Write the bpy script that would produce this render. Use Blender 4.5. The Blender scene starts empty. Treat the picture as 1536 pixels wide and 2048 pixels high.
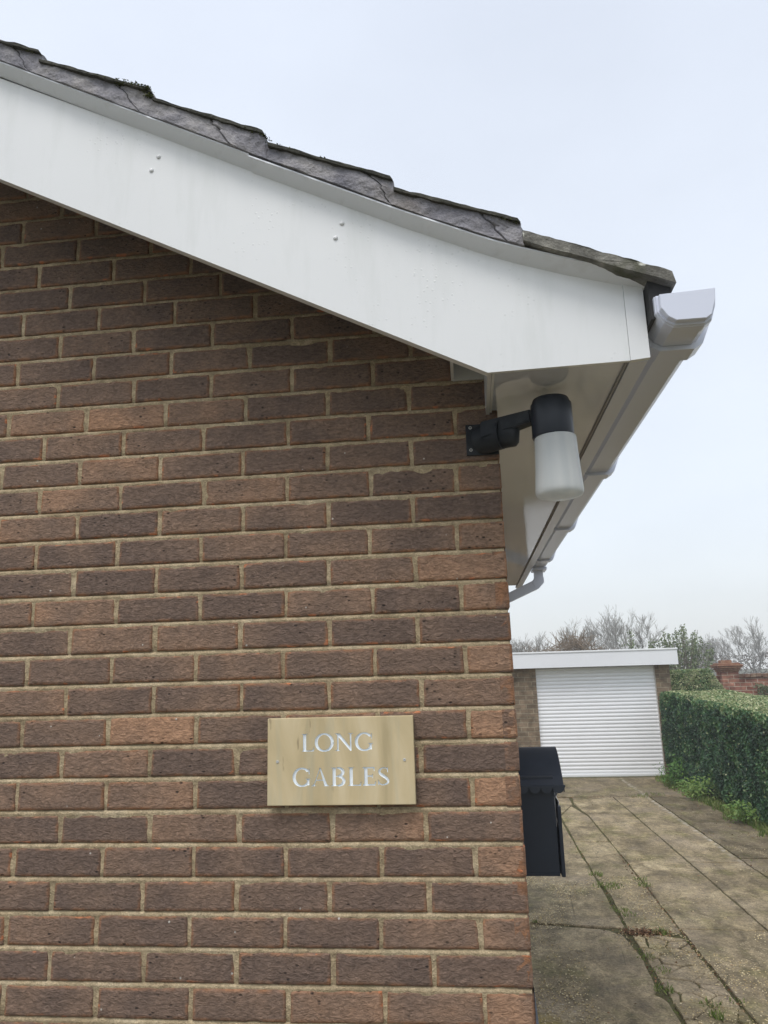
import bpy, bmesh, math, random
import numpy as np
from mathutils import Vector, Matrix, noise
random.seed(7); np.random.seed(7)
SC = bpy.context.scene
COL = SC.collection
R = math.radians

# ------------------------------------------------------------------ camera
cam_d = bpy.data.cameras.new('camera')
cam = bpy.data.objects.new('camera', cam_d); COL.objects.link(cam)
SC.camera = cam
cam_d.sensor_fit = 'HORIZONTAL'; cam_d.sensor_width = 36.0
cam_d.lens = 1487.36 / 1536 * 36.0
cam_d.clip_start = 0.05; cam_d.clip_end = 3000
rgt = Vector((0.9929699, 0.1151189, -0.0275384))
dwn = Vector((-0.0518426, 0.2138179, -0.9754969))
fwd = Vector((-0.1064099, 0.9700668, 0.2182828))
M = Matrix(((rgt.x, -dwn.x, -fwd.x, -0.0974), (rgt.y, -dwn.y, -fwd.y, -1.8296), (rgt.z, -dwn.z, -fwd.z, 1.6982), (0, 0, 0, 1)))
cam.matrix_world = M
SC.render.resolution_x = 768; SC.render.resolution_y = 1024

# ------------------------------------------------------------------ world, sun, exposure
SUN_EL, SUN_AZ = 61.0, 198.0          # azimuth measured clockwise from +y
W = bpy.data.worlds.new('World'); SC.world = W; W.use_nodes = True
nt = W.node_tree; nt.nodes.clear()
out = nt.nodes.new('ShaderNodeOutputWorld')
sky = nt.nodes.new('ShaderNodeTexSky'); sky.sky_type = 'NISHITA'; sky.sun_disc = False
sky.sun_elevation = R(SUN_EL); sky.sun_rotation = R(SUN_AZ); sky.dust_density = 4.0; sky.air_density = 1.0
b1 = nt.nodes.new('ShaderNodeBackground'); b1.inputs[1].default_value = 0.05
nt.links.new(sky.outputs[0], b1.inputs[0])
tc = nt.nodes.new('ShaderNodeTexCoord')
sep = nt.nodes.new('ShaderNodeSeparateXYZ'); nt.links.new(tc.outputs['Generated'], sep.inputs[0])
cr = nt.nodes.new('ShaderNodeValToRGB')
cr.color_ramp.elements[0].position = 0.0; cr.color_ramp.elements[0].color = (0.73, 0.757, 0.765, 1)
cr.color_ramp.elements[1].position = 0.75; cr.color_ramp.elements[1].color = (0.69, 0.735, 0.81, 1)
e = cr.color_ramp.elements.new(0.2); e.color = (0.70, 0.735, 0.77, 1)
nt.links.new(sep.outputs['Z'], cr.inputs[0])
cn = nt.nodes.new('ShaderNodeTexNoise'); cn.inputs['Scale'].default_value = 1.6; cn.inputs['Detail'].default_value = 4
mp = nt.nodes.new('ShaderNodeMapping'); mp.inputs['Scale'].default_value = (1, 1, 2.2)
nt.links.new(tc.outputs['Generated'], mp.inputs[0]); nt.links.new(mp.outputs[0], cn.inputs['Vector'])
cm = nt.nodes.new('ShaderNodeMapRange'); cm.inputs[1].default_value = 0.3; cm.inputs[2].default_value = 0.7
cm.inputs[3].default_value = 0.90; cm.inputs[4].default_value = 1.06
nt.links.new(cn.outputs[0], cm.inputs[0])
b2 = nt.nodes.new('ShaderNodeBackground')
nt.links.new(cr.outputs[0], b2.inputs[0]); nt.links.new(cm.outputs[0], b2.inputs[1])
ad = nt.nodes.new('ShaderNodeAddShader')
nt.links.new(b1.outputs[0], ad.inputs[0]); nt.links.new(b2.outputs[0], ad.inputs[1]); nt.links.new(ad.outputs[0], out.inputs[0])

sd = bpy.data.lights.new('sun', 'SUN'); sd.energy = 1.5; sd.angle = R(22); sd.color = (1.0, 0.96, 0.91)
sun = bpy.data.objects.new('sun', sd); COL.objects.link(sun)
sdir = Vector((math.sin(R(SUN_AZ)) * math.cos(R(SUN_EL)), math.cos(R(SUN_AZ)) * math.cos(R(SUN_EL)), math.sin(R(SUN_EL))))
sun.rotation_euler = sdir.to_track_quat('Z', 'Y').to_euler(); sun.location = (-3, -6, 8)
SC.view_settings.view_transform = 'Standard'; SC.view_settings.look = 'None'
SC.view_settings.exposure = 0.12; SC.view_settings.gamma = 1.0
SC.render.engine = 'CYCLES'

# ------------------------------------------------------------------ helpers
def tag(o, label=None, cat=None, group=None, kind=None):
    if label: o['label'] = label
    if cat: o['category'] = cat
    if group: o['group'] = group
    if kind: o['kind'] = kind
    return o
def empty(name, loc=(0, 0, 0)):
    o = bpy.data.objects.new(name, None); COL.objects.link(o); o.location = loc; o.empty_display_size = 0.1
    return o
def link(name, me, mat=None, parent=None, smooth=False):
    if mat is not None:
        for m in (mat if isinstance(mat, (list, tuple)) else [mat]): me.materials.append(m)
    o = bpy.data.objects.new(name, me); COL.objects.link(o)
    if parent:
        o.parent = parent
        base = parent.location + (parent.parent.location if parent.parent else Vector((0, 0, 0)))
        if base.length > 0:
            me.transform(Matrix.Translation(-base))
    if smooth: me.polygons.foreach_set('use_smooth', [True] * len(me.polygons))
    me.update()
    return o
class MB:
    def __init__(s): s.v = []; s.f = []; s.m = []
    def add(s, vs, fs, mi=0):
        b = len(s.v); s.v += [tuple(p) for p in vs]; s.f += [tuple(i + b for i in f) for f in fs]; s.m += [mi] * len(fs)
        return s
    def box(s, x0, x1, y0, y1, z0, z1, mi=0, bev=0.0):
        if bev <= 0:
            vs = [(x, y, z) for x in (x0, x1) for y in (y0, y1) for z in (z0, z1)]
            return s.add(vs, [(0, 1, 3, 2), (4, 6, 7, 5), (0, 4, 5, 1), (2, 3, 7, 6), (0, 2, 6, 4), (1, 5, 7, 3)], mi)
        bm = bmesh.new(); bmesh.ops.create_cube(bm, size=1)
        for v in bm.verts:
            v.co = Vector(((x0 + x1) / 2 + v.co.x * (x1 - x0), (y0 + y1) / 2 + v.co.y * (y1 - y0), (z0 + z1) / 2 + v.co.z * (z1 - z0)))
        bmesh.ops.bevel(bm, geom=bm.edges[:], offset=bev, segments=2, profile=0.5, affect='EDGES')
        bm.verts.index_update()
        s.add([v.co[:] for v in bm.verts], [[v.index for v in f.verts] for f in bm.faces], mi); bm.free(); return s
    def prism(s, poly, axis, a, b, mi=0):
        # poly: 2D points in the two other axes, extruded along axis from a to b
        n = len(poly)
        def P(p, t):
            return {'x': (t, p[0], p[1]), 'y': (p[0], t, p[1]), 'z': (p[0], p[1], t)}[axis]
        vs = [P(p, a) for p in poly] + [P(p, b) for p in poly]
        fs = [tuple(range(n)), tuple(range(2 * n - 1, n - 1, -1))] + [(i, i + n, (i + 1) % n + n, (i + 1) % n) for i in range(n)]
        return s.add(vs, fs, mi)
    def tube(s, pts, rads, n=12, mi=0, caps=True):
        pts = [Vector(p) for p in pts]
        if not hasattr(rads, '__len__'): rads = [rads] * len(pts)
        b = len(s.v); N = len(pts)
        up = Vector((0, 0, 1))
        for i, p in enumerate(pts):
            d = (pts[min(i + 1, N - 1)] - pts[max(i - 1, 0)]).normalized()
            a = d.cross(up)
            if a.length < 1e-3: a = d.cross(Vector((1, 0, 0)))
            a.normalize(); c = d.cross(a)
            for k in range(n):
                t = 2 * math.pi * k / n
                s.v.append(tuple(p + rads[i] * (math.cos(t) * a + math.sin(t) * c)))
        for i in range(N - 1):
            for k in range(n):
                s.f.append((b + i * n + k, b + i * n + (k + 1) % n, b + (i + 1) * n + (k + 1) % n, b + (i + 1) * n + k)); s.m.append(mi)
        if caps:
            s.f.append(tuple(b + k for k in range(n - 1, -1, -1))); s.m.append(mi)
            s.f.append(tuple(b + (N - 1) * n + k for k in range(n))); s.m.append(mi)
        return s
    def lathe(s, c, prof, n=32, mi=0):
        # prof: (r, z) from top to bottom round vertical axis through c
        b = len(s.v)
        for r, z in prof:
            for k in range(n):
                t = 2 * math.pi * k / n
                s.v.append((c[0] + r * math.cos(t), c[1] + r * math.sin(t), c[2] + z))
        for i in range(len(prof) - 1):
            for k in range(n):
                s.f.append((b + i * n + k, b + i * n + (k + 1) % n, b + (i + 1) * n + (k + 1) % n, b + (i + 1) * n + k)); s.m.append(mi)
        return s
    def build(s, name, mat, parent=None, smooth=False, fixn=True):
        me = bpy.data.meshes.new(name); me.from_pydata(s.v, [], s.f)
        me.polygons.foreach_set('material_index', s.m)
        if fixn:
            bm = bmesh.new(); bm.from_mesh(me); bmesh.ops.recalc_face_normals(bm, faces=bm.faces); bm.to_mesh(me); bm.free()
        return link(name, me, mat, parent, smooth)
def autosmooth(o, ang=35):
    me = o.data; me.polygons.foreach_set('use_smooth', [True] * len(me.polygons))
    bm = bmesh.new(); bm.from_mesh(me)
    for e in bm.edges:
        if len(e.link_faces) == 2 and e.calc_face_angle(0) > R(ang): e.smooth = False
    bm.to_mesh(me); bm.free(); return o
def nz(x, y, z=0.0): return noise.noise(Vector((x, y, z)))

# ------------------------------------------------------------------ materials
class Mat:
    def __init__(s, name, rough=0.7, spec=0.4):
        s.m = bpy.data.materials.new(name); s.m.use_nodes = True; s.t = s.m.node_tree
        s.p = s.t.nodes['Principled BSDF']; s.p.inputs['Roughness'].default_value = rough
        s.p.inputs['Specular IOR Level'].default_value = spec
        s.co = s.t.nodes.new('ShaderNodeTexCoord'); s.h = None; s.n = 0
    def N(s, t): return s.t.nodes.new(t)
    def L(s, a, b): s.t.links.new(a, b)
    def coords(s, scale=(1, 1, 1), attr=None, src=None):
        mp = s.N('ShaderNodeMapping'); mp.inputs['Scale'].default_value = scale
        s.L(src or s.co.outputs['Object'], mp.inputs[0]); return mp.outputs[0]
    def noise(s, scale, detail=4, rough=0.55, vec=None, dist=0.0):
        n = s.N('ShaderNodeTexNoise'); n.inputs['Scale'].default_value = scale; n.inputs['Detail'].default_value = detail
        n.inputs['Roughness'].default_value = rough; n.inputs['Distortion'].default_value = dist
        s.L(vec or s.co.outputs['Object'], n.inputs['Vector']); return n.outputs[0]
    def vor(s, scale, vec=None, feat='F1', out='Distance', rnd=1.0):
        n = s.N('ShaderNodeTexVoronoi'); n.feature = feat; n.inputs['Scale'].default_value = scale; n.inputs['Randomness'].default_value = rnd
        s.L(vec or s.co.outputs['Object'], n.inputs['Vector']); return n.outputs[out]
    def ramp(s, fac, stops):
        r = s.N('ShaderNodeValToRGB'); els = r.color_ramp.elements
        while len(els) < len(stops): els.new(0.5)
        for e, (p, c) in zip(els, stops):
            e.position = p; e.color = (*c, 1) if hasattr(c, '__len__') else (c, c, c, 1)
        s.L(fac, r.inputs[0]); return r.outputs[0]
    def mix(s, fac, a, b, mode='MIX'):
        m = s.N('ShaderNodeMix'); m.data_type = 'RGBA'; m.blend_type = mode
        for sock, v in ((m.inputs[0], fac), (m.inputs[6], a), (m.inputs[7], b)):
            if isinstance(v, (int, float)): sock.default_value = v if sock == m.inputs[0] else (v, v, v, 1)
            elif isinstance(v, tuple): sock.default_value = (*v, 1)
            else: s.L(v, sock)
        return m.outputs[2]
    def math(s, op, a, b=0.0, clamp=False):
        m = s.N('ShaderNodeMath'); m.operation = op; m.use_clamp = clamp
        for i, v in enumerate((a, b)):
            if isinstance(v, (int, float)): m.inputs[i].default_value = v
            else: s.L(v, m.inputs[i])
        return m.outputs[0]
    def rng(s, v, a, b, c, d):
        m = s.N('ShaderNodeMapRange'); s.L(v, m.inputs[0])
        for i, k in enumerate((a, b, c, d)): m.inputs[i + 1].default_value = k
        return m.outputs[0]
    def color(s, c):
        if isinstance(c, tuple): s.p.inputs['Base Color'].default_value = (*c, 1)
        else: s.L(c, s.p.inputs['Base Color'])
        return s
    def rough(s, c): s.L(c, s.p.inputs['Roughness']); return s
    def bump(s, h, strength=0.5, dist=0.01):
        b = s.N('ShaderNodeBump'); b.inputs['Strength'].default_value = strength; b.inputs['Distance'].default_value = dist
        s.L(h, b.inputs['Height'])
        if s.h: s.L(s.h, b.inputs['Normal'])
        s.h = b.outputs[0]; s.L(s.h, s.p.inputs['Normal']); return s
    def attr(s, name, kind='Fac'):
        a = s.N('ShaderNodeAttribute'); a.attribute_name = name; return a.outputs[kind]

# brick of the house: tone 0..1 (dark purple brown to orange), rnd per brick, edge 0..1
def m_brick():
    m = Mat('brick_face', 0.85, 0.25)
    tone = m.attr('tone'); rnd = m.attr('rnd'); edge = m.attr('edge')
    off = m.N('ShaderNodeCombineXYZ'); r50 = m.math('MULTIPLY', rnd, 40.0); m.L(r50, off.inputs[0]); m.L(r50, off.inputs[1])
    av = m.N('ShaderNodeVectorMath'); av.operation = 'ADD'; m.L(m.co.outputs['Object'], av.inputs[0]); m.L(off.outputs[0], av.inputs[1])
    v = av.outputs[0]
    big = m.noise(7, 3, 0.5, v)
    t2 = m.math('ADD', tone, m.rng(big, 0.3, 0.7, -0.25, 0.34))
    base = m.ramp(t2, [(0.0, (0.165, 0.117, 0.093)), (0.3, (0.212, 0.146, 0.109)), (0.6, (0.270, 0.178, 0.124)), (1.0, (0.42, 0.25, 0.155))])
    fine = m.noise(160, 3, 0.6, m.coords((0.5, 0.5, 1.3), src=v))
    c = m.mix(1.0, base, m.rng(fine, 0.3, 0.7, 0.80, 1.22), 'MULTIPLY')
    # burnt-orange arrises, worn through the dark skin
    en = m.noise(26, 3, 0.6, v)
    em = m.math('MULTIPLY', m.rng(edge, 0.15, 0.8, 0, 1), m.rng(en, 0.42, 0.62, 0.15, 1.0), True)
    c = m.mix(em, c, (0.34, 0.175, 0.095))
    ch = m.noise(19, 2, 0.5, m.coords((1, 1, 2.0), src=v))
    cm_ = m.math('MULTIPLY', m.rng(edge, 0.35, 0.8, 0, 1), m.rng(ch, 0.66, 0.69, 0, 1), True)
    c = m.mix(cm_, c, (0.55, 0.21, 0.10))
    # dark burnt pits, pale specks
    pit = m.vor(62, m.coords((0.7, 0.7, 1.2), src=v))
    sel = m.noise(11, 2, 0.5, v)
    pm = m.math('MULTIPLY', m.rng(pit, 0.10, 0.22, 1, 0), m.rng(sel, 0.50, 0.62, 0, 1), True)
    c = m.mix(m.math('MULTIPLY', pm, 0.85), c, (0.02, 0.016, 0.016))
    sp = m.vor(21, v); spm = m.rng(sp, 0.045, 0.06, 1, 0)
    c = m.mix(m.math('MULTIPLY', spm, m.rng(m.noise(5, 1, 0.5, v), 0.49, 0.54, 0, 0.85), True), c, (0.6, 0.57, 0.52))
    m.color(c)
    cr = m.noise(105, 5, 0.68, m.coords((0.6, 0.6, 1.15), src=v), 1.0)
    c3 = m.mix(1.0, c, m.rng(cr, 0.36, 0.66, 0.78, 1.26), 'MULTIPLY'); m.color(c3)
    m.bump(cr, 1.0, 0.008); m.bump(m.math('SUBTRACT', 1.0, pm), 0.6, 0.003)
    return m.m
def m_mortar():
    m = Mat('mortar', 0.95, 0.15)
    a = m.noise(9, 4, 0.6); b = m.noise(230, 3, 0.7)
    c = m.ramp(a, [(0.3, (0.34, 0.265, 0.165)), (0.5, (0.48, 0.385, 0.245)), (0.72, (0.60, 0.50, 0.34))])
    c = m.mix(1.0, c, m.rng(b, 0.3, 0.7, 0.72, 1.25), 'MULTIPLY')
    g = m.noise(4, 3, 0.6)
    c = m.mix(m.rng(g, 0.58, 0.75, 0, 0.55), c, (0.16, 0.15, 0.085))
    bl = m.noise(45, 3, 0.6); c = m.mix(1.0, c, m.rng(bl, 0.35, 0.7, 0.74, 1.16), 'MULTIPLY')
    m.color(c); m.bump(b, 0.9, 0.005); m.bump(bl, 0.6, 0.008); m.bump(a, 0.4, 0.01); return m.m
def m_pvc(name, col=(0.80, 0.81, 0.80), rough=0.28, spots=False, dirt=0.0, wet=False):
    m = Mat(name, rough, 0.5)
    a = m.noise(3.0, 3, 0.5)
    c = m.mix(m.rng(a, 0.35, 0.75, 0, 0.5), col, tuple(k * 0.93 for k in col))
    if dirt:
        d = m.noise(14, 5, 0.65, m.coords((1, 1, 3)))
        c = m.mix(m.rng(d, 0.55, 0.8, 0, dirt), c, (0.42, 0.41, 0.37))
    if spots:
        v = m.vor(70); s = m.noise(4, 4, 0.7)
        dm = m.math('MULTIPLY', m.rng(v, 0.13, 0.2, 1, 0), m.rng(s, 0.50, 0.56, 0, 1), True)
        c = m.mix(m.math('MULTIPLY', dm, 0.17), c, (0.35, 0.37, 0.38))
        m.color(c); m.bump(dm, 0.3, 0.001)
    else: m.color(c)
    if name == 'white_pvc_board':
        stn = m.noise(6, 4, 0.65, m.coords((2.2, 1, 0.35))); m.color(m.mix(m.rng(stn, 0.52, 0.78, 0, 0.5), c, (0.62, 0.65, 0.63)))
    m.bump(m.noise(2.2, 2, 0.5), 0.05, 0.02)
    if wet: m.bump(m.noise(9, 2, 0.5, m.coords((1, 6, 1))), 0.012, 0.02)
    return m.m
def m_simple(name, c0, c1, scale, rough=0.8, bump=0.4, bd=0.01, detail=5, spec=0.3, vscale=(1, 1, 1), lo=0.3, hi=0.7):
    m = Mat(name, rough, spec); n = m.noise(scale, detail, 0.6, m.coords(vscale))
    m.color(m.ramp(n, [(lo, c0), (hi, c1)])); m.bump(m.noise(scale * 3, 4, 0.6, m.coords(vscale)), bump, bd); return m.m
def m_tile():
    m = Mat('concrete_tile', 0.95, 0.15)
    a = m.noise(16, 5, 0.65); c = m.ramp(a, [(0.3, (0.085, 0.082, 0.075)), (0.5, (0.18, 0.175, 0.155)), (0.72, (0.34, 0.33, 0.29))])
    g = m.noise(7, 4, 0.6); c = m.mix(m.rng(g, 0.56, 0.7, 0, 0.75), c, (0.075, 0.085, 0.03))
    v = m.vor(19); c = m.mix(m.math('MULTIPLY', m.rng(v, 0.17, 0.22, 1, 0), m.rng(a, 0.4, 0.5, 0.2, 1), True), c, (0.62, 0.62, 0.55))
    m.color(c); m.bump(m.noise(120, 4, 0.7), 0.9, 0.006); m.bump(a, 0.6, 0.01); return m.m
def m_vmort():
    m = Mat('verge_mortar', 0.95, 0.15)
    a = m.noise(13, 5, 0.6); c = m.ramp(a, [(0.3, (0.17, 0.17, 0.195)), (0.5, (0.265, 0.26, 0.28)), (0.75, (0.40, 0.385, 0.38))])
    b = m.noise(150, 3, 0.7); c = m.mix(1.0, c, m.rng(b, 0.3, 0.7, 0.8, 1.2), 'MULTIPLY')
    g = m.noise(5, 3, 0.6); c = m.mix(m.rng(g, 0.6, 0.75, 0, 0.5), c, (0.12, 0.09, 0.055))
    m.color(c); m.bump(b, 0.8, 0.004); m.bump(m.noise(30, 4, 0.6), 0.8, 0.01); return m.m
def m_slab():
    m = Mat('concrete_slab', 0.92, 0.2)
    rnd = m.attr('rnd'); tone = m.attr('tone')
    P = m.co.outputs['Object']
    a = m.noise(2.3, 7, 0.7)
    c = m.ramp(a, [(0.30, (0.100, 0.078, 0.043)), (0.5, (0.235, 0.187, 0.108)), (0.68, (0.41, 0.34, 0.215))])
    c = m.mix(m.rng(rnd, 0, 1, 0.0, 0.5), c, (0.29, 0.235, 0.15))
    c = m.mix(tone, c, (0.105, 0.086, 0.054))
    gr = m.noise(2.6, 5, 0.7, m.coords((1, 0.7, 1)))
    c = m.mix(m.rng(gr, 0.5, 0.68, 0, 0.5), c, (0.125, 0.130, 0.028))
    sm = m.noise(7, 5, 0.7, m.coords((1, 0.5, 1)), 0.6); c = m.mix(1.0, c, m.rng(sm, 0.32, 0.68, 0.55, 1.45), 'MULTIPLY')
    ck = m.vor(1.7, m.coords((1, 1, 1)), 'DISTANCE_TO_EDGE'); ckn = m.noise(1.3, 2, 0.5)
    c = m.mix(m.math('MULTIPLY', m.rng(ck, 0.0, 0.006, 0.8, 0), m.rng(ckn, 0.5, 0.55, 0, 1), True), c, (0.06, 0.05, 0.03))
    pk = m.noise(1.1, 3, 0.6, m.coords((1.3, 1, 1)))
    c = m.mix(m.rng(pk, 0.5, 0.66, 0, 0.45), c, (0.33, 0.27, 0.20))
    f = m.noise(70, 4, 0.75); c = m.mix(1.0, c, m.rng(f, 0.32, 0.68, 0.62, 1.35), 'MULTIPLY')
    f2 = m.noise(22, 4, 0.7); c = m.mix(1.0, c, m.rng(f2, 0.35, 0.65, 0.74, 1.22), 'MULTIPLY')
    st = m.vor(55); s1 = m.noise(2.3, 3, 0.6)
    c = m.mix(m.math('MULTIPLY', m.rng(st, 0.2, 0.3, 1, 0), m.rng(s1, 0.46, 0.62, 0, 0.75), True), c, (0.52, 0.44, 0.29))
    SX = m.N('ShaderNodeSeparateXYZ'); m.L(P, SX.inputs[0]); wob = m.noise(3.5, 4, 0.65)
    def band(axis, c0, wd, k): return m.rng(m.math('ABSOLUTE', m.math('ADD', m.math('SUBTRACT', SX.outputs[axis], c0), m.math('MULTIPLY', m.math('SUBTRACT', wob, 0.5), k))), wd * .4, wd, 1, 0)
    pl = m.math('MULTIPLY', band(0, 2.215, .035, .10), m.math('MULTIPLY', m.rng(SX.outputs[1], 5.2, 6.5, 0, 1), m.rng(m.noise(9, 4, 0.7), 0.45, 0.6, 0, 1)), True)
    c = m.mix(m.math('MULTIPLY', pl, 0.6), c, (0.55, 0.52, 0.45))
    ym = m.math('MULTIPLY', band(0, .17, .12, .3), m.math('MULTIPLY', band(1, 2.35, .16, .4), m.rng(m.noise(30, 4, 0.7), 0.4, 0.6, 0.2, 1)), True)
    c = m.mix(m.math('MULTIPLY', ym, 0.8), c, (0.42, 0.32, 0.05))
    dr = m.math('MULTIPLY', m.rng(m.noise(24, 2, 0.6, None, 1.5), 0.66, 0.70, 0, 1), m.math('MULTIPLY', band(0, .24, .12, .0), band(1, 2.55, .14, .0)), True)
    c = m.mix(m.math('MULTIPLY', dr, 0.85), c, (0.66, 0.66, 0.62))
    dk = m.vor(7.3); c = m.mix(m.math('MULTIPLY', m.rng(dk, 0.03, 0.06, 1, 0), 0.9), c, (0.05, 0.04, 0.03))
    m.color(c); m.rough(m.rng(a, 0.3, 0.7, 0.62, 0.95))
    m.bump(f, 0.6, 0.008); m.bump(a, 0.4, 0.03); m.bump(m.rng(st, 0.2, 0.35, 1, 0), 0.4, 0.004); return m.m
def m_leaf(name, cols, rough=0.45, trans=0.25, spec=0.5):
    m = Mat(name, rough, spec); r = m.attr('rnd')
    c = m.ramp(r, cols); m.color(c)
    tr = m.N('ShaderNodeBsdfTranslucent'); m.L(c, tr.inputs[0])
    mx = m.N('ShaderNodeMixShader'); mx.inputs[0].default_value = trans
    o = [n for n in m.t.nodes if n.type == 'OUTPUT_MATERIAL'][0]
    m.L(m.p.outputs[0], mx.inputs[1]); m.L(tr.outputs[0], mx.inputs[2]); m.L(mx.outputs[0], o.inputs[0]); return m.m
def m_brickwall(name, c1, c2, mort, scale=1.0, bw=0.225, bh=0.075, jitter=0.3):
    m = Mat(name, 0.9, 0.2)
    sx = m.N('ShaderNodeSeparateXYZ'); m.L(m.co.outputs['Object'], sx.inputs[0])
    cb = m.N('ShaderNodeCombineXYZ'); m.L(m.math('ADD', sx.outputs[0], sx.outputs[1]), cb.inputs[0]); m.L(sx.outputs[2], cb.inputs[1])
    b = m.N('ShaderNodeTexBrick'); m.L(cb.outputs[0], b.inputs['Vector'])
    b.inputs['Color1'].default_value = (*c1, 1); b.inputs['Color2'].default_value = (*c2, 1); b.inputs['Mortar'].default_value = (*mort, 1)
    b.inputs['Scale'].default_value = 1.0; b.inputs['Brick Width'].default_value = bw; b.inputs['Row Height'].default_value = bh
    b.inputs['Mortar Size'].default_value = 0.006; b.inputs['Mortar Smooth'].default_value = 0.3; b.inputs['Bias'].default_value = 0.0
    n = m.noise(9, 4, 0.6); c = m.mix(1.0, b.outputs[0], m.rng(n, 0.3, 0.7, 0.6, 1.4), 'MULTIPLY')
    d = m.noise(2.2, 4, 0.6); c = m.mix(m.rng(d, 0.55, 0.75, 0, jitter), c, (0.10, 0.09, 0.06))
    m.color(c); m.bump(m.math('SUBTRACT', 1.0, b.outputs['Fac']), 0.8, 0.01); m.bump(m.noise(60, 3, 0.6), 0.4, 0.006); return m.m

BRICK = m_brick(); MORTAR = m_mortar()
PVC = m_pvc('white_pvc_board', (0.78, 0.80, 0.805), spots=True); PVCP = m_pvc('white_pvc', (0.77, 0.79, 0.80), rough=0.22)
PVCT = m_pvc('verge_strip', (0.80, 0.83, 0.88), 0.5, dirt=0.25)
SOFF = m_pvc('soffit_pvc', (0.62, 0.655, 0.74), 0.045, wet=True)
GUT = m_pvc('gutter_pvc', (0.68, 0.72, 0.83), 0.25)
TILE = m_tile(); VM = m_vmort()
TILED = m_simple('mossy_tile_edge', (0.035, 0.036, 0.03), (0.09, 0.088, 0.07), 22, 0.95, 0.9, 0.01)
BLACKP = m_simple('black_paint', (0.007, 0.012, 0.022), (0.013, 0.020, 0.034), 6, 0.42, 0.08, 0.004, spec=0.5)
BLACKD = m_simple('dusty_black_plastic', (0.012, 0.016, 0.022), (0.05, 0.055, 0.06), 14, 0.6, 0.3, 0.004, lo=0.45, hi=0.85)
SCREW = m_simple('screw_metal', (0.45, 0.45, 0.43), (0.6, 0.6, 0.58), 90, 0.4, 0.2, 0.001)
DARK = m_simple('dark_void', (0.03, 0.03, 0.032), (0.05, 0.05, 0.05), 8, 0.95)
SOIL = m_simple('soil', (0.045, 0.040, 0.018), (0.125, 0.115, 0.045), 11, 0.98, 0.9, 0.03)

# ------------------------------------------------------------------ ground
def grid_plane(name, x0, x1, y0, y1, z, nx, ny, mat, amp=0.0, fs=1.0):
    vs = []; fs_ = []
    for j in range(ny + 1):
        for i in range(nx + 1):
            x = x0 + (x1 - x0) * i / nx; y = y0 + (y1 - y0) * j / ny
            vs.append((x, y, z + amp * nz(x * fs, y * fs, 3)))
    for j in range(ny):
        for i in range(nx):
            a = j * (nx + 1) + i; fs_.append((a, a + 1, a + nx + 2, a + nx + 1))
    return MB().add(vs, fs_).build(name, mat, smooth=True)
GRASSG = m_simple('rough_grass', (0.06, 0.07, 0.04), (0.12, 0.12, 0.085), 0.8, 0.95, 0.6, 0.05)
tag(grid_plane('ground', -1500, 1500, -1500, 1500, -0.08, 8, 8, GRASSG), kind='structure')
tag(grid_plane('soil_bed', -6, 4.2, -5, 13, -0.011, 60, 160, SOIL, 0.009, 5.0), kind='structure')

# driveway slabs: one concrete sheet broken along its joints
def clip(poly, p, n):
    o = []
    for i in range(len(poly)):
        a = poly[i]; b = poly[(i + 1) % len(poly)]
        da = (a[0] - p[0]) * n[0] + (a[1] - p[1]) * n[1]; db = (b[0] - p[0]) * n[0] + (b[1] - p[1]) * n[1]
        if da <= 0: o.append(a)
        if da * db < 0:
            t = da / (da - db); o.append((a[0] + (b[0] - a[0]) * t, a[1] + (b[1] - a[1]) * t))
    return o
def ragged(poly, step=0.03, amp=0.0042, inset=0.0, seed=0.0):
    cx = sum(p[0] for p in poly) / len(poly); cy = sum(p[1] for p in poly) / len(poly)
    o = []
    n = len(poly)
    area = sum(poly[i][0] * poly[(i + 1) % n][1] - poly[(i + 1) % n][0] * poly[i][1] for i in range(n))
    sg = 1 if area > 0 else -1
    for i in range(n):
        a = Vector(poly[i]); b = Vector(poly[(i + 1) % n]); d = b - a; L = d.length
        if L < 1e-4: continue
        nn = Vector((-d.y, d.x)) / L * sg
        k = max(1, int(L / step))
        for j in range(k):
            t = j / k; p = a + d * t
            w = amp * (1.6 * nz(p.x * 2.6, p.y * 2.6, seed) + nz(p.x * 9 + seed, p.y * 9, seed) + 1.0 * nz(p.x * 31, p.y * 31 + seed, 2))
            c = Vector((cx, cy)) - p; c.normalize()
            q = p + nn * (w + amp * 0.5) + (nn * inset)
            if j == 0: q = q + c * (inset + amp)
            o.append((q.x, q.y))
    return o
slabs = []
def slab(poly, tone=0.0, **k): slabs.append((ragged(poly, **k), tone))
S = dict(step=0.04, amp=0.006)
rs = random.Random(3)
# column beside the house
slab([(0.06, 3.99), (0.845, 3.86), (0.849, 5.75), (0.06, 5.78)], 0.1, seed=1, inset=0.0)
slab([(0.06, 5.79), (0.849, 5.76), (0.866, 8.02), (0.06, 8.06)], 0.0, seed=2, inset=0.0)
slab([(0.06, 8.08), (0.87, 8.04), (1.13, 8.85), (1.16, 9.42), (0.06, 9.42)], 0.1, seed=3, inset=0.0)
slab([(0.06, 1.0), (0.84, 1.02), (0.84, 2.70), (0.79, 2.78), (0.815, 2.84), (0.845, 3.30), (0.80, 3.74), (0.70, 3.84), (0.06, 3.975)], 0.08, seed=4, inset=0.0)
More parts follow.
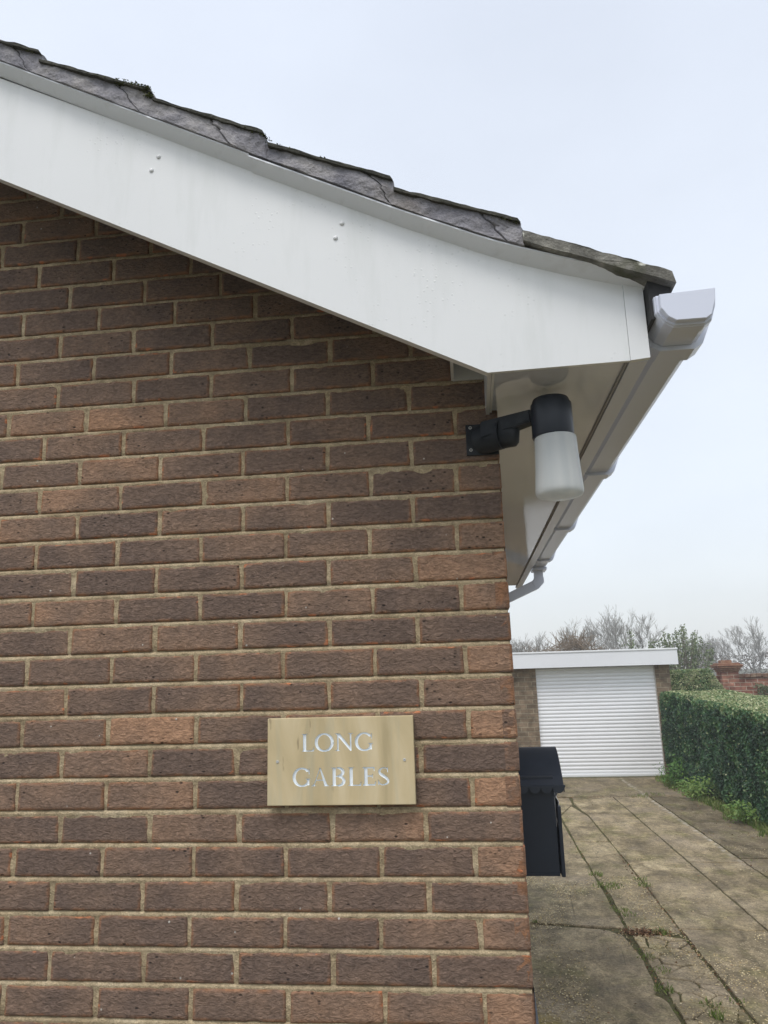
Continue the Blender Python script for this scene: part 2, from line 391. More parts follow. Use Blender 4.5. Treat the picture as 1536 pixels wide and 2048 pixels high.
# narrow middle strip
slab([(0.865, 3.85), (1.00, 3.80), (1.190, 3.78), (1.208, 4.90), (1.216, 6.56), (0.862, 6.57), (0.86, 5.3), (0.885, 4.6)], 0.12, seed=5, inset=0.0)
slab([(0.868, 6.59), (1.21, 6.58), (1.21, 8.0), (1.10, 8.72), (0.885, 8.02)], 0.0, seed=6, inset=0.0)
slab([(1.200, 3.86), (1.757, 3.83), (1.757, 5.38), (1.22, 5.49)], 0.1, seed=7, inset=0.0)
slab([(1.22, 5.50), (1.757, 5.39), (1.757, 9.42), (1.20, 9.42), (1.16, 8.8), (1.225, 8.0)], 0.0, seed=8, inset=0.0)
slab([(1.20, 1.2), (1.756, 1.2), (1.756, 3.81), (1.203, 3.84)], 0.35, seed=9, inset=0.0)
slab([(1.766, 3.81), (2.235, 3.80), (2.235, 5.66), (1.766, 5.69)], 0.15, seed=10, inset=0.0)
slab([(1.766, 5.705), (2.235, 5.67), (2.24, 9.41), (1.766, 9.42)], 0.05, seed=11, inset=0.0)
slab([(1.766, 1.2), (2.235, 1.2), (2.235, 3.79), (1.766, 3.80)], 0.45, seed=12, inset=0.0)
slab([(2.25, 1.2), (2.95, 1.2), (2.93, 5.80), (2.25, 5.83)], 0.45, seed=13, inset=0.0, amp=0.009)
slab([(2.25, 5.85), (2.93, 5.82), (2.78, 9.40), (2.25, 9.41)], 0.75, seed=14, inset=0.0, amp=0.009)
slab([(-0.6, 9.44), (1.2, 9.44), (2.34, 9.40), (2.8, 9.41), (2.93, 11.47), (-0.6, 11.47)], 0.5, seed=15, inset=0.0)
slab([(0.0, -3.0), (1.19, -3.0), (1.19, 0.98), (0.0, 0.98)], 0.7, seed=16, inset=0.0)
slab([(1.20, -3.0), (2.95, -3.0), (2.95, 1.18), (1.20, 1.18)], 0.3, seed=17, inset=0.0)
slab([(-6, -5), (-0.01, -5), (-0.01, -0.02), (-6, -0.02)], 0.95, seed=18, inset=0.0)
# crazed patch of the middle strip
pts = []
while len(pts) < 52:
    p = (rs.uniform(0.85, 1.2), rs.uniform(1.2, 3.76))
    if all((p[0] - q[0]) ** 2 + ((p[1] - q[1]) * 0.75) ** 2 > 0.0048 for q in pts): pts.append(p)
for i, p in enumerate(pts):
    poly = [(0.855, 1.1), (1.188, 1.1), (1.188, 3.64), (1.02, 3.73), (0.862, 3.70)]
    for j, q in enumerate(pts):
        if i == j: continue
        mid = ((p[0] + q[0]) / 2, (p[1] + q[1]) / 2); poly = clip(poly, mid, (q[0] - p[0], q[1] - p[1]))
        if len(poly) < 3: break
    if len(poly) >= 3: slab(poly, rs.uniform(0, 0.3), step=0.02, amp=0.004, inset=rs.uniform(0.0, 0.003), seed=20 + i)
bm = bmesh.new(); lt = bm.verts.layers.float.new('tone'); lr = bm.verts.layers.float.new('rnd')
for k, (poly, tone) in enumerate(slabs):
    r = rs.random(); tx = rs.uniform(-0.0015, 0.0015); ty = rs.uniform(-0.001, 0.001); dz = rs.uniform(-0.004, 0.004)
    cx = sum(p[0] for p in poly) / len(poly); cy = sum(p[1] for p in poly) / len(poly)
    top = []; bot = []; rim = []
    for x, y in poly:
        z = dz + tx * (x - cx) + ty * (y - cy)
        rim.append(bm.verts.new((x, y, z - 0.006)))
        cxn, cyn = cx - x, cy - y; L = math.hypot(cxn, cyn) + 1e-6
        top.append(bm.verts.new((x + cxn / L * 0.005, y + cyn / L * 0.005, z)))
        bot.append(bm.verts.new((x, y, -0.06)))
    for v in top + bot + rim: v[lt] = tone; v[lr] = r
    n = len(poly); bm.faces.new(top)
    for i in range(n):
        j = (i + 1) % n
        bm.faces.new((rim[i], rim[j], top[j], top[i])); bm.faces.new((bot[i], bot[j], rim[j], rim[i]))
bmesh.ops.recalc_face_normals(bm, faces=bm.faces)
bmesh.ops.triangulate(bm, faces=[f for f in bm.faces if len(f.verts) > 4])
me = bpy.data.meshes.new('driveway'); bm.to_mesh(me); bm.free()
tag(link('driveway', me, m_slab()), kind='structure')

# ------------------------------------------------------------------ leaf clouds
def leaf_mesh(name, P, Nn, size, mat, parent=None, aspect=0.55, tilt=0.8, seed=1, rndv=None, fold=True, smin=0.6):
    """one small folded leaf (two triangles pairs) per point"""
    rg = np.random.RandomState(seed); n = len(P)
    Nn = Nn + rg.normal(0, tilt, (n, 3)); Nn /= np.linalg.norm(Nn, axis=1, keepdims=True) + 1e-9
    A = rg.normal(0, 1, (n, 3)); A -= (A * Nn).sum(1, keepdims=True) * Nn; A /= np.linalg.norm(A, axis=1, keepdims=True) + 1e-9
    B = np.cross(Nn, A); s = size * rg.uniform(smin, 1.25, (n, 1))
    v0 = P - A * s * 0.5; v2 = P + A * s * 0.5
    v1 = P + B * s * aspect * 0.5 + Nn * s * 0.12; v3 = P - B * s * aspect * 0.5 + Nn * s * 0.12
    V = np.stack([v0, v1, v2, v3], 1).reshape(-1, 3)
    F = np.arange(n * 4).reshape(n, 4)
    T = np.concatenate([F[:, [0, 1, 2]], F[:, [0, 2, 3]]])
    me = bpy.data.meshes.new(name); me.vertices.add(len(V)); me.vertices.foreach_set('co', V.ravel())
    me.loops.add(T.size); me.loops.foreach_set('vertex_index', T.ravel())
    me.polygons.add(len(T)); me.polygons.foreach_set('loop_start', np.arange(0, T.size, 3)); me.update(calc_edges=True)
    r = rg.uniform(0, 1, n) if rndv is None else np.clip(rndv + rg.normal(0, 0.14, n), 0, 1)
    a = me.attributes.new('rnd', 'FLOAT', 'POINT'); a.data.foreach_set('value', np.repeat(r, 4).astype(np.float32))
    return link(name, me, mat, parent)
def blades(name, spots, mat, per=30, h=0.05, w=0.004, r=0.03, seed=0, parent=None, lean=0.5):
    rg = random.Random(seed); V = []; F = []; Rn = []
    for (x, y, z, k, hh, rr) in spots:
        for _ in range(int(per * k)):
            a = rg.uniform(0, 6.28); q = rr * math.sqrt(rg.random()); px = x + q * math.cos(a); py = y + q * math.sin(a)
            H = hh * rg.uniform(0.4, 1.2); b = rg.uniform(0, 6.28); lx = rg.gauss(0, lean) * H; ly = rg.gauss(0, lean) * H
            c = math.cos(b) * w; s = math.sin(b) * w; i = len(V)
            V += [(px - c, py - s, z), (px + c, py + s, z), (px + c * .7 + lx * .4, py + s * .7 + ly * .4, z + H * .6), (px - c * .7 + lx * .4, py - s * .7 + ly * .4, z + H * .6), (px + lx, py + ly, z + H)]
            F += [(i, i + 1, i + 2, i + 3), (i + 3, i + 2, i + 4)]; Rn += [rg.random()] * 5
    me = bpy.data.meshes.new(name); me.from_pydata(V, [], F)
    a = me.attributes.new('rnd', 'FLOAT', 'POINT'); a.data.foreach_set('value', Rn)
    return link(name, me, mat, parent)
GR = m_leaf('grass_blade', [(0, (0.10, 0.15, 0.03)), (0.6, (0.16, 0.24, 0.05)), (1, (0.30, 0.30, 0.12))], 0.6, 0.3, 0.3)
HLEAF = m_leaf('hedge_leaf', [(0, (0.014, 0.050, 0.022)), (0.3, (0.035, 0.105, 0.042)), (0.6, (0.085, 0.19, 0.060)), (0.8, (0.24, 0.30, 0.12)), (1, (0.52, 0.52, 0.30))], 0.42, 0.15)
WLEAF = m_leaf('weed_leaf', [(0, (0.05, 0.13, 0.025)), (0.5, (0.11, 0.24, 0.045)), (1, (0.26, 0.36, 0.09))], 0.5, 0.3)
TLEAF = m_leaf('shrub_leaf', [(0, (0.08, 0.115, 0.055)), (0.6, (0.16, 0.21, 0.10)), (1, (0.28, 0.33, 0.17))], 0.5, 0.3)
DEADL = m_leaf('dead_leaf', [(0, (0.07, 0.035, 0.02)), (0.5, (0.16, 0.085, 0.045)), (1, (0.30, 0.17, 0.09))], 0.8, 0.1, 0.2)
spots = [(0.87, 5.25, 0, 2.4, .05, .06), (0.89, 4.87, 0, 3.5, .05, .09), (0.95, 4.9, 0, 2, .03, .09), (1.207, 4.92, 0, 1.6, .05, .05), (1.205, 5.1, 0, 1, .04, .05),
         (0.882, 4.25, 0, 2, .04, .06), (0.93, 4.15, 0, 1.2, .04, .05), (1.053, 3.76, 0, 2.2, .045, .05), (0.862, 3.30, 0, 1.6, .035, .05), (0.9, 3.1, 0, 1.4, .03, .05), (0.851, 2.83, 0, 2.0, .05, .05),
         (1.028, 2.50, 0, 1.6, .06, .03), (1.04, 2.66, 0, 1.4, .03, .05), (0.25, 3.97, 0, 0.8, .03, .02), (2.13, 9.46, 0, 3, .05, .14), (2.35, 9.55, 0, 2.6, .06, .14), (2.32, 5.82, 0, .6, .02, .1), (1.19, 2.7, 0, .8, .03, .04)]
for i in range(60): spots.append((0.85 + rs.gauss(0, .008), rs.uniform(2.3, 7.2), -0.01, rs.uniform(.15, .6), .016, .03))
for i in range(50): spots.append((1.2 + rs.gauss(0, .006), rs.uniform(2.3, 6.5), -0.01, rs.uniform(.15, .5), .014, .03))
for i in range(14): spots.append((rs.uniform(.87, 1.17), rs.uniform(2.3, 3.6), -0.012, rs.uniform(.1, .35), .018, .02))
spots = [(a, b, c, d * .8, e * .62, f * 1.15) for a, b, c, d, e, f in spots]
tag(blades('joint_grass', spots, GR, 34, w=0.003, seed=4), 'small green tufts of grass growing in the driveway joints', 'grass', kind='stuff')
# verge grass under the hedge
vs_ = [(2.93 + rs.gauss(0, .05) - max(0, (y - 7)) * 0.02, y, -0.01, 1, .09, .1) for y in np.linspace(5.2, 11.2, 110)]
tag(blades('verge_grass', vs_, GR, 26, w=0.006, seed=8), 'strip of short bright grass along the foot of the hedge', 'grass', kind='stuff')
# dead leaves and grit in the joint
rg = np.random.RandomState(11)
n = 420; P = np.c_[rg.normal(0.95, 0.075, n), rg.normal(3.77, 0.035, n), rg.uniform(-0.008, 0.012, n)]
P2 = np.c_[rg.normal(0.84, 0.02, 90), rg.uniform(2.3, 7, 90), np.full(90, -.004)]; P3 = np.c_[rg.normal(1.195, 0.015, 160), rg.uniform(2.3, 6, 160), np.full(160, -.002)]
P4 = np.c_[rg.uniform(2.2, 2.95, 110), rg.uniform(5, 9.4, 110), np.full(110, .006)]; P5 = np.c_[rg.uniform(.1, 2.2, 60), rg.uniform(2.3, 9, 60), np.full(60, .006)]
P6 = np.c_[rg.uniform(.9, 2.8, 150), 9.43 + rg.normal(0, .05, 150), np.full(150, .003)]
P = np.r_[P, P2, P3, P4, P5, P6]
tag(leaf_mesh('leaf_litter', P, np.tile([0, 0, 1.0], (len(P), 1)), 0.022, DEADL, tilt=0.35, seed=3), 'brown dead leaf litter caught in the joints of the drive', 'leaf litter', kind='stuff')
# grit: tiny pale stones
def stones(name, P, s, mat, seed):
    rg = np.random.RandomState(seed); n = len(P)
    base = np.array([[1, 0, 0], [0, 1, 0], [-1, 0, 0], [0, -1, 0], [0, 0, .7], [0, 0, -.5]])
    F0 = np.array([[0, 1, 4], [1, 2, 4], [2, 3, 4], [3, 0, 4], [1, 0, 5], [2, 1, 5], [3, 2, 5], [0, 3, 5]])
    sc = s * rg.uniform(0.4, 1.3, (n, 1, 1)); a = rg.uniform(0, 6.28, n); c, q = np.cos(a), np.sin(a)
    B = base[None] * rg.uniform(.6, 1.2, (n, 6, 3)) * sc
    X = B[:, :, 0] * c[:, None] - B[:, :, 1] * q[:, None]; Y = B[:, :, 0] * q[:, None] + B[:, :, 1] * c[:, None]
    V = np.stack([X, Y, B[:, :, 2]], 2) + P[:, None, :]
    F = (F0[None] + (np.arange(n) * 6)[:, None, None]).reshape(-1, 3)
    me = bpy.data.meshes.new(name); me.from_pydata(V.reshape(-1, 3).tolist(), [], F.tolist())
    a = me.attributes.new('rnd', 'FLOAT', 'POINT'); a.data.foreach_set('value', np.repeat(rg.uniform(0, 1, n), 6))
    return link(name, me, mat)
mst = Mat('grit_stone', 0.8, 0.3); mst.color(mst.ramp(mst.attr('rnd'), [(0, (0.22, 0.16, 0.08)), (0.5, (0.48, 0.38, 0.19)), (1, (0.72, 0.63, 0.42))]))
def cl(n, x0, x1, y0, y1, sd):
    rg = np.random.RandomState(sd); P = np.c_[rg.uniform(x0, x1, n * 3), rg.uniform(y0, y1, n * 3), np.full(n * 3, 0.003)]
    k = np.array([nz(p[0] * 2.2, p[1] * 1.5, 5) for p in P]) + rg.normal(0, .12, len(P)) > 0.02
    return P[k][:n]
P = np.r_[cl(2600, .08, .83, 3.85, 5.6, 1), cl(2400, 1.2, 2.9, 2.0, 3.8, 2), cl(1100, .1, .83, 2.1, 3.85, 3), cl(1200, .86, 1.2, 2.3, 5.2, 4), cl(700, 1.2, 2.9, 3.8, 9.3, 5), cl(300, .1, 2.9, 9.4, 11.3, 6)]
tag(stones('grit', P, 0.0052, mst.m, 5), 'pale grit scattered over the concrete drive', 'grit', kind='stuff')

# ------------------------------------------------------------------ house
HOUSE = empty('brick_house', (0, 0, 0))
tag(HOUSE, 'brown brick gable-end bungalow with white bargeboard, soffit and gutter', 'house')
ZG = 1.47
ROWX = {6:[-1.228,-1.001,-0.774,-0.546,-0.327,-0.108],5:[-1.119,-0.889,-0.666,-0.443,-0.215],4:[-1.234,-1.007,-0.781,-0.553,-0.331,-0.108],3:[-1.125,-0.897,-0.67,-0.448,-0.22],2:[-1.228,-1.002,-0.775,-0.552,-0.328,-0.111],1:[-1.113,-0.886,-0.664,-0.44,-0.221],0:[-1.232,-1.002,-0.776,-0.55,-0.329,-0.111],-1:[-1.121,-0.893,-0.675,-0.45,-0.227],-2:[-1.231,-1.003,-0.779,-0.557,-0.328,-0.112],-3:[-1.118,-0.89,-0.664,-0.444,-0.22],-4:[-1.23,-1.003,-0.782,-0.559,-0.33,-0.111],-5:[-1.119,-0.893,-0.669,-0.443,-0.224],-6:[-1.226,-0.999,-0.775,-0.553,-0.333,-0.115],-7:[-1.12,-0.894,-0.667,-0.443,-0.223],-8:[-1.229,-1.003,-0.776,-0.553,-0.337,-0.117],-9:[-1.119,-0.891,-0.666,-0.442,-0.224],-10:[-1.231,-1.003,-0.772,-0.549,-0.332,-0.111],-11:[-1.121,-0.895,-0.668,-0.443,-0.223],-12:[-1.23,-1.002,-0.776,-0.547,-0.332,-0.108],-13:[-1.339,-1.112,-0.886,-0.664,-0.44,-0.225],-14:[-1.2,-0.98,-0.762,-0.537,-0.318,-0.105],-15:[-1.325,-1.1,-0.877,-0.654,-0.432,-0.215],-16:[-1.205,-0.987,-0.76,-0.536,-0.31],-17:[-1.322,-1.094,-0.87,-0.64,-0.42],-18:[-1.184,-0.962,-0.74,-0.515],-19:[-1.284,-1.058,-0.83,-0.61],-20:[-1.404,-1.171,-0.95,-0.72]}
# bricks that are clearly lighter or more orange (row, column counted from the corner)
LIGHT = {(0,0):.95,(-2,0):1.0,(-4,0):.75,(-6,0):.75,(-8,0):.7,(2,0):.72,(-10,0):.45,(-2,4):.95,(-2,5):.2,(-13,4):.85,(-13,3):.5,(-10,3):.65,(-11,4):.6,(-7,0):.6,(-9,5):.5,(4,0):.5,(-12,5):.3,(-3,5):.55,(-6,5):.6,
         (-5,4):.55,(-13,5):.7,(-12,0):.4,(-10,5):.55,(-8,2):.4,(0,4):.45,(-4,3):.45,(1,3):.4,(-1,4):.5,(-14,1):.35,(-14,0):.4,(-5,3):.5,(6,0):.6,(6,1):.5,(-8,3):.4,(-13,1):.1,(0,1):.05,(2,1):.02,(2,2):.02,(2,3):.05,(0,2):.05,(-1,0):.05,(-6,1):.02}
def roof_line(x):   # top of the bargeboard
    pts = [(-6, 3.279 + 0.518 * (6 - 1.259)), (-1.259, 3.279), (-0.567, 2.919), (-0.21, 2.739), (-0.029, 2.647), (0.06, 2.612), (0.124, 2.590), (0.277, 2.535), (0.345, 2.512)]
    for (a, za), (b, zb) in zip(pts, pts[1:]):
        if x <= b: return za + (zb - za) * (x - a) / (b - a)
    return pts[-1][1]
BV = []; BF = []; BT = []; BR = []; BE = []
def brick(o, ud, nd, L, H, depth, tone, rnd, fine=True, rside=False):
    """front face at o spanned by ud (length L) and +z (H), nd = outward normal"""
    ud = np.array(ud, float); nd = np.array(nd, float); o = np.array(o, float)
    us = [0, .004, .010] + ([L * k / 9 for k in range(1, 9)] if fine else [L / 2]) + [L - .010, L - .004, L]
    vs = [0, .004, .010] + ([H * .32, H * .5, H * .68] if fine else []) + [H - .010, H - .004, H]
    b = len(BV); nu = len(us); nv = len(vs)
    dz = random.uniform(-.0008, .0008); rot = random.gauss(0, .004) if fine else 0; pop = random.gauss(0, .0009)
    for j, v in enumerate(vs):
        for i, u in enumerate(us):
            e = min(u, v, L - u, H - v)
            rr = 0 if e > .0035 else (-.0032 if e < 1e-5 else -.0006)
            uu = u; vv = v
            k = nz(u * 30 + rnd * 91, v * 30, rnd * 37); k2 = nz(u * 90 + rnd * 51, v * 110, rnd * 17)
            if fine:
                q = .0016 * k + .0011 * k2
                if u < .005 or u > L - .005: uu += q
                if v < .005 or v > H - .005: vv += q
                cn = nz(u * 22 + rnd * 71, v * 22, 9 + rnd * 7)
                if e < .005 and cn > .55: rr -= .004 * min(1, (cn - .55) * 8)
            q = rr + .0011 * k2 + .0009 * k + pop
            p = o + ud * uu + np.array([0, 0, vv + dz + rot * (u - L / 2)]) + nd * q
            BV.append(tuple(p)); BT.append(tone); BR.append(rnd); BE.append(max(0.0, 1 - e / (.0105 if fine else .01)))
    for j in range(nv - 1):
        for i in range(nu - 1):
            a = b + j * nu + i; BF.append((a, a + 1, a + nu + 1, a + nu))
    # sides running back into the joint
    ring = [b + i for i in range(nu)] + [b + j * nu + nu - 1 for j in range(1, nv)] + [b + (nv - 1) * nu + i for i in range(nu - 2, -1, -1)] + [b + j * nu for j in range(nv - 2, 0, -1)]
    c = len(BV)
    for r in ring:
        BV.append(tuple(np.array(BV[r]) - nd * depth)); BT.append(tone); BR.append(rnd); BE.append(.6)
    n = len(ring)
    for i in range(n): BF.append((ring[(i + 1) % n], ring[i], c + i, c + (i + 1) % n))
rb = random.Random(21)
def tone_of():
    t = rb.random()
    return rb.uniform(0.02, .2) if t < .55 else (rb.uniform(.15, .36) if t < .93 else rb.uniform(.36, .6))
for n in range(-40, 20):
    zb = ZG - .075 * n - .065
    if zb < -.06 or zb > 4.6: continue
    odd = n % 2 != 0
    if n in ROWX: cen = sorted(ROWX[n])
    else: cen = sorted([(-.22 if odd else -.1075) - .225 * k for k in range(5)])
    while cen[0] > -3.3: cen.insert(0, cen[0] - .225)
    edges = [(cen[i] + .005, cen[i + 1] - .005) for i in range(len(cen) - 1)] + [(cen[-1] + .005, 0.0)]
    fine_row = zb > .82
    for k, (a, b_) in enumerate(reversed(edges)):
        if zb > roof_line((a + b_) / 2) + .02 or a < -3.3: continue
        if k > 0: a += rb.gauss(0, .0008); b_ += rb.gauss(0, .0008)
        t = LIGHT.get((n, k), tone_of() if (n, k) not in LIGHT else 0)
        fine = fine_row and a > -1.75
        brick((a, 0, zb), (1, 0, 0), (0, -1, 0), b_ - a, .065, .1025 if k == 0 else .03, t, rb.random(), fine)
    # side wall of the house, facing the drive
    y = 0.0; first = True
    if zb < 2.44:
        while y < 4.0:
            L = (.1025 if odd else .215) if first else .215
            brick((0, y + .0005, zb), (0, 1, 0), (1, 0, 0), L, .065, .03, tone_of(), rb.random(), False)
            y += L + .010; first = False
me = bpy.data.meshes.new('brickwork'); me.from_pydata(BV, [], BF)
for nm, arr in (('tone', BT), ('rnd', BR), ('edge', BE)):
    a = me.attributes.new(nm, 'FLOAT', 'POINT'); a.data.foreach_set('value', arr)
# mortar: weather-struck bed joints, sunk slightly under each brick above
nb = len(BV)
zs = []; dep = []
for n in range(19, -42, -1):
    zt = ZG - .075 * n
    for f, d in ((0.0, .0014), (.002, .0006), (.0065, .0030), (.0095, .0075), (.012, .005), (.03, .0035), (.05, .0035), (.063, .003)):
        zs.append(zt + f); dep.append(d)
xs = [-3.3] + list(np.arange(-1.8, -.0035, .012)) + [-.0035]
MV = []; MF = []
for z, d in zip(zs, dep):
    for x in xs: MV.append((x, d + .0013 * nz(x * 18, z * 18) + .0009 * nz(x * 60, z * 60, 4), z + .0006 * nz(x * 40, z * 5, 8)))
nx_ = len(xs)
for j in range(len(zs) - 1):
    for i in range(nx_ - 1):
        if zs[j] > roof_line(xs[i + 1]) + .03 : continue
        a = j * nx_ + i; MF.append((a, a + 1, a + nx_ + 1, a + nx_))
i0 = len(MV)
MV += [(-.0035, .0, -.1), (-.0035, 4.0, -.1), (-.0035, 4.0, 2.5), (-.0035, 0.0, 2.5)]; MF.append((i0, i0 + 1, i0 + 2, i0 + 3))
me2 = bpy.data.meshes.new('mortar'); me2.from_pydata(MV, [], MF)
bmj = bmesh.new(); bmj.from_mesh(me)
lt = bmj.verts.layers.float.get('tone')
nf0 = len(bmj.faces); bmj.from_mesh(me2); bmj.faces.ensure_lookup_table()
for f in bmj.faces[nf0:]: f.material_index = 1
for f in bmj.faces: f.smooth = True
# end wall at the back, plain
me = bpy.data.meshes.new('wall'); bmj.to_mesh(me); bmj.free()
wall = link('wall', me, [BRICK, MORTAR], HOUSE)
MB().box(-3.3, -.11, 3.9, 4.0, -.1, 2.45).box(-3.3, -3.2, .12, 3.9, -.1, 2.45).build('back_wall', MORTAR, HOUSE)
# thin dark slate-grey strip at the foot of the corner
MB().prism([(-.001, .60), (.016, .60), (.010, .92), (.001, 1.03)], 'y', -.002, .35).build('corner_strip', m_simple('slate_grey', (0.06, 0.07, 0.085), (0.1, 0.11, 0.13), 20, 0.7), HOUSE)

# bargeboard
def slopeB(x): return 2.349 + (-.029 - x) * .518
bb = MB()
front = [(-3.3, slopeB(-3.3)), (-.029, 2.349), (.277, 2.3535), (.277, roof_line(.277)), (.124, 2.590), (.06, 2.612), (-.029, 2.647), (-.21, 2.739), (-.567, 2.919), (-1.259, 3.279), (-3.3, 3.279 + .518 * 2.041)]
bb.prism(front, 'y', -.280, -.271)
# bottom return lip
bb.prism([(-3.3, slopeB(-3.3) + .001), (-.029, 2.350), (-.029, 2.361), (-3.3, slopeB(-3.3) + .012)], 'y', -.271, -.256)
board = bb.build('bargeboard', PVC, HOUSE)
cap = MB()
for x, z in [(-.809, 2.986), (-.826, 2.949), (-.348, 2.751), (-.364, 2.714)]:
    c = MB(); pr = [(0.0001, .0042), (.003, .0038), (.0052, .0022), (.006, 0)]
    b0 = len(c.v)
    for r, d in pr:
        for k in range(16): c.v.append((x + r * math.cos(k * math.pi / 8), -.2802 - d, z + r * math.sin(k * math.pi / 8)))
    for i in range(len(pr) - 1):
        for k in range(16): c.f.append((i * 16 + k, i * 16 + (k + 1) % 16, (i + 1) * 16 + (k + 1) % 16, (i + 1) * 16 + k)); c.m.append(0)
    c.build('screw_cap', PVCP, board, smooth=True)
# corner trim capping board and fascia
ct = MB(); ct.prism([(.2775, 2.3525), (.3185, 2.356), (.3185, 2.520), (.2775, 2.5345)], 'y', -.2835, -.270)
autosmooth(ct.build('corner_trim', PVCP, HOUSE))
# verge strip: pale undercloak edge projecting forward of the board
outer = [(-3.3, 3.291 + .5315 * 2.067), (-1.233, 3.291), (-.565, 2.936)]
outer2 = [(-.566, 2.9335), (-.206, 2.748), (-.04, 2.668), (.006, 2.647), (.06, 2.625), (.153, 2.591), (.345, 2.531)]
def strip(pl, dz=0.0, name='verge_trim'):
    m = MB(); n = len(pl); V = []
    P = []
    for i in range(n - 1):
        k = 6
        for j in range(k): t = j / k; P.append((pl[i][0] * (1 - t) + pl[i + 1][0] * t, pl[i][1] * (1 - t) + pl[i + 1][1] * t))
    P.append(pl[-1])
    for x, z in P:
        w = .0008 * nz(x * 6, 1)
        V += [(x, -.32, z + w + dz), (x, -.32, z - .004 + w + dz), (x - .001, -.2805, z - .021), (x, -.25, z - .012), (x, -.25, z)]
    F = []
    for i in range(len(P) - 1):
        for k in range(5): F.append((i * 5 + k, i * 5 + (k + 1) % 5, (i + 1) * 5 + (k + 1) % 5, (i + 1) * 5 + k))
    F += [(0, 1, 2, 3, 4), tuple((len(P) - 1) * 5 + k for k in range(4, -1, -1))]
    return m.add(V, F).build(name, PVCT, HOUSE)
strip(outer); strip(outer2, -.001)

# roof: tile courses with bedded verge
roof = MB()
steps = [((-1.118, 3.272), (-.816, 3.142)), ((-.809, 3.116), (-.529, 2.985)), ((-.516, 2.952), (-.226, 2.827)), ((-.219, 2.797), (.055, 2.688)), ((.064, 2.655), (.369, 2.526))]
for k in range(1, 8):
    steps.insert(0, ((-1.118 - .30 * k, 3.272 + .158 * k), (-.820 - .30 * k, 3.140 + .158 * k)))
def trimz(x):
    pl = outer + outer2[1:]
    for (a, za), (b, zb) in zip(pl, pl[1:]):
        if x <= b: return za + (zb - za) * (x - a) / (b - a)
    return pl[-1][1] - .3 * (x - pl[-1][0])
def course(m, p0, p1, y0, y1, th, ny, wav=True, jag=0.0, ext=.07, seed=0):
    sl = (p1[1] - p0[1]) / (p1[0] - p0[0]); xa = p0[0] - ext; za = p0[1] - ext * sl
    nx = 22; V = []; F = []
    ys = [y0 + (y1 - y0) * j / ny for j in range(ny + 1)]
    for y in ys:
        w = 0
        if wav and y > y0 + .05:
            ph = ((y - y0) % .30) / .30; w = .012 * max(0, 1 - abs(ph - .5) * 5)
        for i in range(nx + 1):
            x = xa + (p1[0] - xa) * i / nx; z = za + sl * (x - xa) + w + jag * (nz(x * 25, y * 12 + seed, 1) + .6 * nz(x * 80, y * 50, seed))
            V.append((x, y + (jag * .8 * nz(x * 30, 5, seed) if y == y0 else 0), z))
        for i in range(nx, -1, -1):
            x = xa + (p1[0] - xa) * i / nx + (.006 if i == nx else 0); z = za + sl * (x - xa) + w - th + jag * .8 * nz(x * 35, y * 12, 7 + seed)
            V.append((x, y + (jag * .8 * nz(x * 30, 5, seed) if y == y0 else 0), z))
    n = 2 * (nx + 1)
    for j in range(ny):
        for k in range(n): F.append((j * n + k, j * n + (k + 1) % n, (j + 1) * n + (k + 1) % n, (j + 1) * n + k))
    F += [tuple(range(n - 1, -1, -1)), tuple(ny * n + k for k in range(n))]
    m.add(V, F)
for k, (p0, p1) in enumerate(steps):
    course(roof, p0, p1, -.20, 4.05, .022, 34 if True else 8, True, .001, seed=k)
rf = roof.build('roof', TILE, HOUSE)
for k, (p0, p1) in enumerate(steps):
    m = MB(); last = k == len(steps) - 1
    course(m, p0, p1, -.336 if last else -.333, -.199, .026 if last else .008, 3, False, .0034, ext=.0, seed=k * 3.3)
    m.build('verge_tile', TILE if last else TILED, rf)
    if last: continue
    # mortar bedding with a jagged crack near the step
    m = MB(); sl = (p1[1] - p0[1]) / (p1[0] - p0[0])
    xa = p0[0] - .012; xb = p1[0] + .008; xc = xa + (xb - xa) * rb.choice([.62, .9, .96, .8])
    for (a, b_, ja, jb, off) in ((xa, xc, 0, 1, 0), (xc, xb, 1, 0, rb.uniform(-.004, .003))):
        nx, ny = 30, 8; V = []; F = []
        for j in range(ny + 1):
            t = j / ny
            jj = .018 * nz(t * 4 + k, k * 3.1) + .012 * nz(t * 14, k) - (t - .5) * .05
            for i in range(nx + 1):
                s = i / nx; x = a + (b_ - a) * s
                if ja: x += jj * (1 - s) + .0007 * (1 - s)
                if jb: x += jj * s - .0007 * s
                if not jb: x += s ** 6 * (.006 * nz(t * 9, k * 2.2, 3) + .004 * (1 - t))
                zt = p0[1] + sl * (x - p0[0]) - .005; zb = trimz(x) + .001
                zb = min(zb, zt - .002)
                z = zb + (zt - zb) * t
                edge = min(s, 1 - s) * nx * .5
                V.append((x, -.325 + off + .006 * nz(x * 14, z * 20, 4) + .0035 * nz(x * 55, z * 60, 2) + (.004 if (i == 0 or i == nx) else 0), z))
        nV = len(V)
        for j in range(ny + 1):
            for i in range(nx + 1): V.append((V[j * (nx + 1) + i][0], -.262, V[j * (nx + 1) + i][2]))
        for j in range(ny):
            for i in range(nx):
                q = j * (nx + 1) + i; F.append((q, q + 1, q + nx + 2, q + nx + 1))
        for j in range(ny):
            for i in (0, nx): q = j * (nx + 1) + i; F.append((q, q + nx + 1, q + nx + 1 + nV, q + nV))
        for i in range(nx):
            for j in (0, ny): q = j * (nx + 1) + i; F.append((q, q + 1, q + 1 + nV, q + nV))
        m.add(V, F)
    m.build('verge_mortar', VM, rf, smooth=False)
